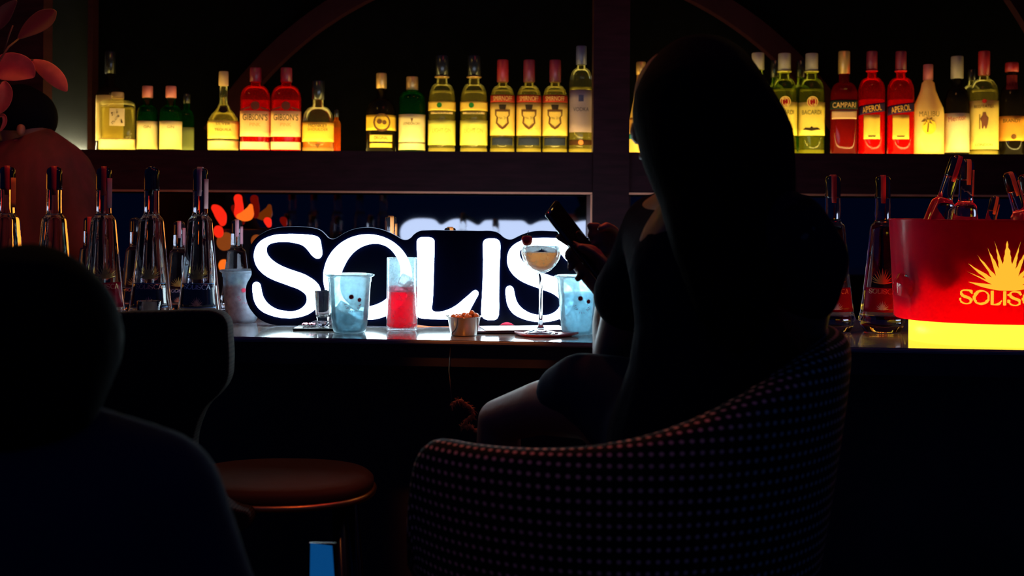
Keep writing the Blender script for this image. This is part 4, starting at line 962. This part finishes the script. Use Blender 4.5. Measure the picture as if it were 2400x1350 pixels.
# upholstered tub: a wall swept round the sitter, low at the left arm, high at the back
path = []
for i in range(49):
    a = math.radians(196+ (380-196)*i/48)         # from the front end of the left arm round the near side to the far right
    path.append((a, i/48))
bm = bmesh.new(); rows = []; arcl = 0; lastp = None; uvs = {}
for a, f in path:
    rx, ry = .320, .290
    x, y = rx*math.cos(a), ry*math.sin(a)
    topz = 1.005 + .145*(1/(1+math.exp(-(f-.55)*11))) - .20*max(0, (.10-f)/.10)**2
    botz = .70
    flare = .02
    if lastp: arcl += math.hypot(x-lastp[0], y-lastp[1])
    lastp = (x, y); nx, ny = math.cos(a), math.sin(a); row = []
    prof = [(0, botz), (.012, .76), (.022, .86), (.030, topz-.05), (.026, topz-.015), (.010, topz), (-.020, topz), (-.038, topz-.018), (-.040, topz-.06), (-.035, .84), (-.03, botz)]
    s_acc = 0; lp_ = None
    if f < .04 or f > .96: pass
    for (o_, z) in prof:
        tap = (z-.70)/.45
        v = bm.verts.new((x*(.86+.14*tap)+nx*o_, y*(.86+.14*tap)+ny*o_, z)); row.append(v)
        if lp_: s_acc += math.hypot(o_-lp_[0], z-lp_[1])
        lp_ = (o_, z); uvs[v] = (arcl, s_acc)
    rows.append(row)
for A, B in zip(rows, rows[1:]):
    n_ = len(A)
    for j in range(n_): bm.faces.new((A[j], B[j], B[(j+1) % n_], A[(j+1) % n_]))
bm.faces.new(rows[0]); bm.faces.new(rows[-1][::-1])
uvl = bm.loops.layers.uv.new('UVMap')
for f_ in bm.faces:
    for lo in f_.loops: lo[uvl].uv = uvs[lo.vert]
o = obj('back_and_arms', bm, M['dotted'], ch)
s2 = o.modifiers.new('u', 'SUBSURF'); s2.levels = s2.render_levels = 1
obj('seat', lathe(smooth_prof([(.05,.70),(.22,.70),(.25,.715),(.25,.775),(.22,.795),(.05,.80)], 3), 40), M['blackmatte'], ch)
for sx_, sy_ in ((1,1),(1,-1),(-1,1),(-1,-1)): obj('leg', tube([(sx_*.16, sy_*.16, .70), (sx_*.21, sy_*.21, 0)], [.014, .010], 10), M['black'], ch)
obj('footrest', tube([(.185*math.cos(t_*PI/8)*1.32*.75, .185*math.sin(t_*PI/8)*1.32*.75, .30) for t_ in range(17)], .008, 8), M['steel'], ch)
tag(ch, 'dotted dark tub bar chair under the seated person holding a phone', 'bar chair')
# empty bar chair at the left
c2 = P(560, 1100, 2.10); c3 = empty('bar_chair', (c2.x, c2.y, 0))
outl = [(236,760),(262,741),(300,736),(380,734),(470,731),(510,734),(530,748),(536,790),(538,850),(534,885),(515,915),(485,945),(465,985),(455,1025),(455,1070),(466,1110),(490,1145),(520,1172),(560,1192),(585,1200),(585,1225),(400,1235),(300,1225),(262,1100),(244,960),(236,860)]
bp2 = [P(x, y, 2.02) for x, y in outl]; o3 = Vector((c2.x, 2.02, 0))
me = spline_mesh([[(p_.x-o3.x, p_.z) for p_ in bp2]], .018, res=4, bevel=.004); stand(me, 2.02-c2.y+.0)
for v in me.vertices: v.co.y -= .10*((v.co.x+.10)**2)/.04*.25 if v.co.x < -.10 else 0
uv_planar(me, lambda c: (c.x, c.z)); ob = link('backrest', me, M['weave'], c3, True)
sc_c = P(655, 1150, 2.20)
seat = lathe(smooth_prof([(.02,.801),(.17,.801),(.190,.805),(.194,.815),(.188,.825),(.16,.833),(.02,.836)], 3), 48, 2.3, .90, .74, cx=sc_c.x-c2.x, cy=sc_c.y-c2.y-.015)
obj('seat', seat, mat('brown_leather_seat', (.10, .04, .022), .8, spec=.08, bump=.15, vs=40), c3)
obj('seat_trim', lathe([(.190,.795),(.198,.796),(.200,.801),(.197,.806),(.190,.807)], 48, 2.3, .90, .74, cx=sc_c.x-c2.x, cy=sc_c.y-c2.y-.015), mat('copper_trim', (.8, .35, .12), .35, 1), c3)
for sx_, sy_ in ((1,1),(1,-1),(-1,1),(-1,-1)): obj('leg', tube([(sc_c.x-c2.x+sx_*.12, .10+sy_*.08, .80), (sc_c.x-c2.x+sx_*.17, .10+sy_*.14, 0)], [.013, .009], 10), M['black'], c3)
tag(c3, 'empty bar chair with checked high back and brown seat at the left', 'bar chair')

# loop of frayed rope hanging by the knee
rp = []; 
for i in range(40):
    t_ = i/39; pts_ = [(1118,1012),(1100,998),(1082,1002),(1095,985),(1110,972),(1106,958),(1092,948),(1078,938),(1066,944),(1060,952)]
    f_ = t_*(len(pts_)-1); k_ = min(int(f_), len(pts_)-2); u_ = f_-k_
    rp.append(P(pts_[k_][0]*(1-u_)+pts_[k_+1][0]*u_, pts_[k_][1]*(1-u_)+pts_[k_+1][1]*u_, 2.28))
ro = empty('rope_tassel', rp[-1])
M['rope'] = mat('orange_frayed_rope', (.55, .20, .07), .85, var=.4, vs=150, bump=.6)
bm = tube([p_-rp[-1] for p_ in rp], [.0035+.0012*math.sin(i*2.2) for i in range(40)], 8)
for i in range(160):
    p_ = rp[random.randrange(40)]-rp[-1]; d_ = Vector((random.uniform(-1,1), random.uniform(-1,1), random.uniform(-1,1))).normalized()*random.uniform(.006,.013)
    tube([p_, p_+d_*.6, p_+d_+Vector((0,0,-.002))], [.0008,.0006,.0003], 4, bm)
obj('rope_loop', bm, M['rope'], ro)
obj('hanging_cord', tube([(0,0,0), (-.01,.06,.06), (-.012,.17,.105), (-.012,.235,.12)], .0012, 6), M['black'], ro)
tag(ro, 'frayed orange rope loop hanging beside the knee of the seated person', 'rope')

# blurred person at the lower left
q0 = P(60, 1500, 1.15); pl_ = empty('person', (q0.x, q0.y, .52))
h2 = P(72, 765, 1.15)
j2 = [(Vector((q0.x, 1.10, .58)), (.16,.12)), (Vector((q0.x, 1.12, .76)), (.14,.11)), (P(60,1330,1.15), (.165,.11)), (P(50,1130,1.15), (.10,.07)), (P(55,1010,1.15), .058), (h2+Vector((0,0,-.07)), .064), (h2+Vector((0,0,-.01)), .074), (h2+Vector((0,0,.02)), .055),
      (P(340,1185,1.15), .066), (P(430,1400,1.15), .056), (Vector((q0.x+.24, 1.2, .72)), .045), (Vector((q0.x+.14, 1.42, .74)), .032), (Vector((q0.x+.08, 1.49, .74)), .030),
      (P(-230,1185,1.15), .066), (P(-330,1400,1.15), .056), (Vector((q0.x-.24, 1.2, .72)), .045), (Vector((q0.x-.14, 1.42, .74)), .032), (Vector((q0.x-.08, 1.49, .74)), .030),
      (Vector((q0.x+.10, 1.25, .58)), .085), (Vector((q0.x+.12, 1.52, .56)), .060), (Vector((q0.x+.12, 1.55, .12)), .038), (Vector((q0.x+.12, 1.66, .04)), .035),
      (Vector((q0.x-.10, 1.25, .58)), .085), (Vector((q0.x-.12, 1.52, .56)), .060), (Vector((q0.x-.12, 1.55, .12)), .038), (Vector((q0.x-.12, 1.66, .04)), .035)]
e2 = chain(0,1,2,3,4,5,6,7)+chain(3,8,9,10,11,12)+chain(3,13,14,15,16,17)+chain(0,18,19,20,21)+chain(0,22,23,24,25)
for s_, hb in ((1, 12), (-1, 17)):
    for k_ in range(5):
        bx_ = q0.x+s_*.08; prv = hb
        for m_ in range(2 if k_ < 4 else 2):
            j2.append((Vector((bx_+s_*(-.022+.013*k_)*(1 if k_ < 4 else 1)-(s_*.0), 1.53+.028*m_-(.03 if k_ == 4 else 0), .742-.008*m_)), .0085)); e2.append((prv, len(j2)-1)); prv = len(j2)-1
bo = skin('body', j2, e2, M['skin'], pl_)
for v in bo.data.vertices: v.co -= pl_.location
def subl(o):
    for v in o.data.vertices: v.co -= pl_.location
subl(skin('hair', [(h2+Vector((-.004,0,.008)), (.074,.072)), (h2+Vector((.000,-.010,-.012)), (.090,.086)), (h2+Vector((.0,-.03,-.055)), (.080,.06)), (h2+Vector((-.004,-.045,-.10)), (.045,.03))], chain(0,1,2,3), M['hair'], pl_, 1))
subl(skin('jacket', [(Vector((q0.x, 1.10, .60)), (.19,.14)), (Vector((q0.x, 1.12, .76)), (.175,.13)), (P(60,1320,1.15), (.185,.125)), (P(55,1140,1.15), (.105,.08)), (P(335,1190,1.15), .078), (P(430,1400,1.15), .068), (Vector((q0.x+.24, 1.2, .72)), .056), (Vector((q0.x+.15, 1.40, .74)), .042), (P(-230,1190,1.15), .078), (P(-330,1400,1.15), .068), (Vector((q0.x-.24, 1.2, .72)), .056), (Vector((q0.x-.15, 1.40, .74)), .042)], chain(0,1,2,3,4,5,6,7)+chain(3,8,9,10,11), mat('dark_blue_jacket', (.012, .022, .05), .9, spec=.1), pl_))
face_at(pl_, h2-Vector((0,0,.02))-pl_.location, (-.35, .93, 0), .078, M['skin'])
tag(pl_, 'blurred dark person seen from behind at the lower left', 'person')
st = empty('stool', (q0.x, 1.12, 0)); obj('seat', lathe([(.05,.43),(.19,.43),(.2,.44),(.2,.455),(.18,.462)], 32), M['blackmatte'], st)
for i in range(4):
    a_ = PI/4+i*PI/2; obj('leg', tube([(.13*math.cos(a_), .13*math.sin(a_), .43), (.17*math.cos(a_), .17*math.sin(a_), 0)], .012, 8), M['black'], st)
tag(st, 'dark stool under the blurred person at the lower left', 'stool')

# bartender bending behind the counter at the left
M['shirt'] = mat('dark_red_draped_shirt', (.07, .006, .012), .8, var=.5, vs=3, stretch=(6, 6, 1.5), bump=.6)
bt = empty('person', (P(60, 400, 3.3).x, 3.3, 0)); B3 = bt.location
hb = P(58, 285, 3.30)
j3 = [(Vector((B3.x-.02, 3.36, .95)), (.15,.11)), (P(70,560,3.32), (.14,.10)), (P(85,430,3.30), (.15,.10)), (P(80,362,3.30), (.09,.07)), (P(66,325,3.30), .05), (hb+Vector((0,0,-.03)), .066), (hb+Vector((0,0,.02)), .072), (hb+Vector((0,0,.05)), .05),
      (P(165,440,3.28), .06), (P(215,600,3.22), .05), (P(190,690,3.14), .04), (P(110,705,3.10), .03), (P(85,706,3.10), .026),
      (P(-10,430,3.28), .06), (P(-60,600,3.22), .05), (P(-30,690,3.14), .04), (P(30,705,3.10), .03), (P(50,706,3.10), .026),
      (Vector((B3.x+.08, 3.36, .85)), .09), (Vector((B3.x+.09, 3.35, .48)), .06), (Vector((B3.x+.09, 3.37, .08)), .04), (Vector((B3.x+.09, 3.27, .04)), .035),
      (Vector((B3.x-.10, 3.36, .85)), .09), (Vector((B3.x-.10, 3.35, .48)), .06), (Vector((B3.x-.10, 3.37, .08)), .04), (Vector((B3.x-.10, 3.27, .04)), .035)]
e3 = chain(0,1,2,3,4,5,6,7)+chain(3,8,9,10,11,12)+chain(3,13,14,15,16,17)+chain(0,18,19,20,21)+chain(0,22,23,24,25)
for hb_, s_ in ((12, -1), (17, 1)):
    for k_ in range(5):
        b0_ = j3[hb_][0]; j3.append((b0_+Vector((s_*(.02+.01*(k_ % 2)), -.018+.009*k_, -.004)), .0085)); e3.append((hb_, len(j3)-1)); j3.append((b0_+Vector((s_*.045, -.020+.010*k_, -.010)), .008)); e3.append((len(j3)-2, len(j3)-1))
def subb(o):
    for v in o.data.vertices: v.co -= B3
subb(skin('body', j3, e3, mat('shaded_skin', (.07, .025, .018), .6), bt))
subb(skin('hair', [(hb+Vector((-.002,-.020,.028)), .074), (hb+Vector((-.002,.016,.012)), .084), (hb+Vector((-.02,.04,-.03)), .066)], chain(0,1,2), M['hair'], bt, 1))
subb(skin('shirt', [(Vector((B3.x-.02, 3.36, 1.0)), (.165,.125)), (P(70,560,3.32), (.155,.115)), (P(85,430,3.30), (.165,.115)), (P(82,368,3.30), (.095,.08)), (P(160,440,3.28), .072), (P(212,590,3.22), .062), (P(0,430,3.28), .072), (P(-55,590,3.22), .062)], chain(0,1,2,3)+chain(3,4,5)+chain(3,6,7), M['shirt'], bt))
face_at(bt, hb-B3, (.25, -.95, -.2), .070, M['skin'])
tag(bt, 'person in dark red shirt bending behind the counter under the plant', 'person')

# small table with a blue-emitting block at the bottom of the view
tc = P(755, 1350, 1.75); tb = empty('side_table', (tc.x, 1.75, 0))
obj('table_top', lathe([(.10,.700),(.11,.704),(.11,.716),(.10,.720)], 40), M['black'], tb)
obj('pedestal', lathe([(.12,0),(.12,.012),(.02,.03),(.018,.699)], 24), M['black'], tb)
tag(tb, 'small dark round side table below the glowing blue block', 'table')
sp_ = empty('blue_block', (tc.x, 1.75, .7205))
o = obj('housing', box(-.022, .020, .004, .012, 0, .104, .002), M['black'], sp_, False)
o = obj('screen', slab([Vector((-.019,.0028,.004)), Vector((.021,.0028,.004)), Vector((.014,.0028,.1005)), Vector((-.018,.0028,.1045))], 0, .0010), emis('glowing_blue_face', (.004, .12, .42), .42), sp_, False)  # blue emission on the front face of an unidentified upright block
tag(sp_, 'small upright block with a glowing blue face at the bottom edge', 'device')
bpy.data.meshes.remove(LOGO_ME); bpy.data.meshes.remove(AG_ME)
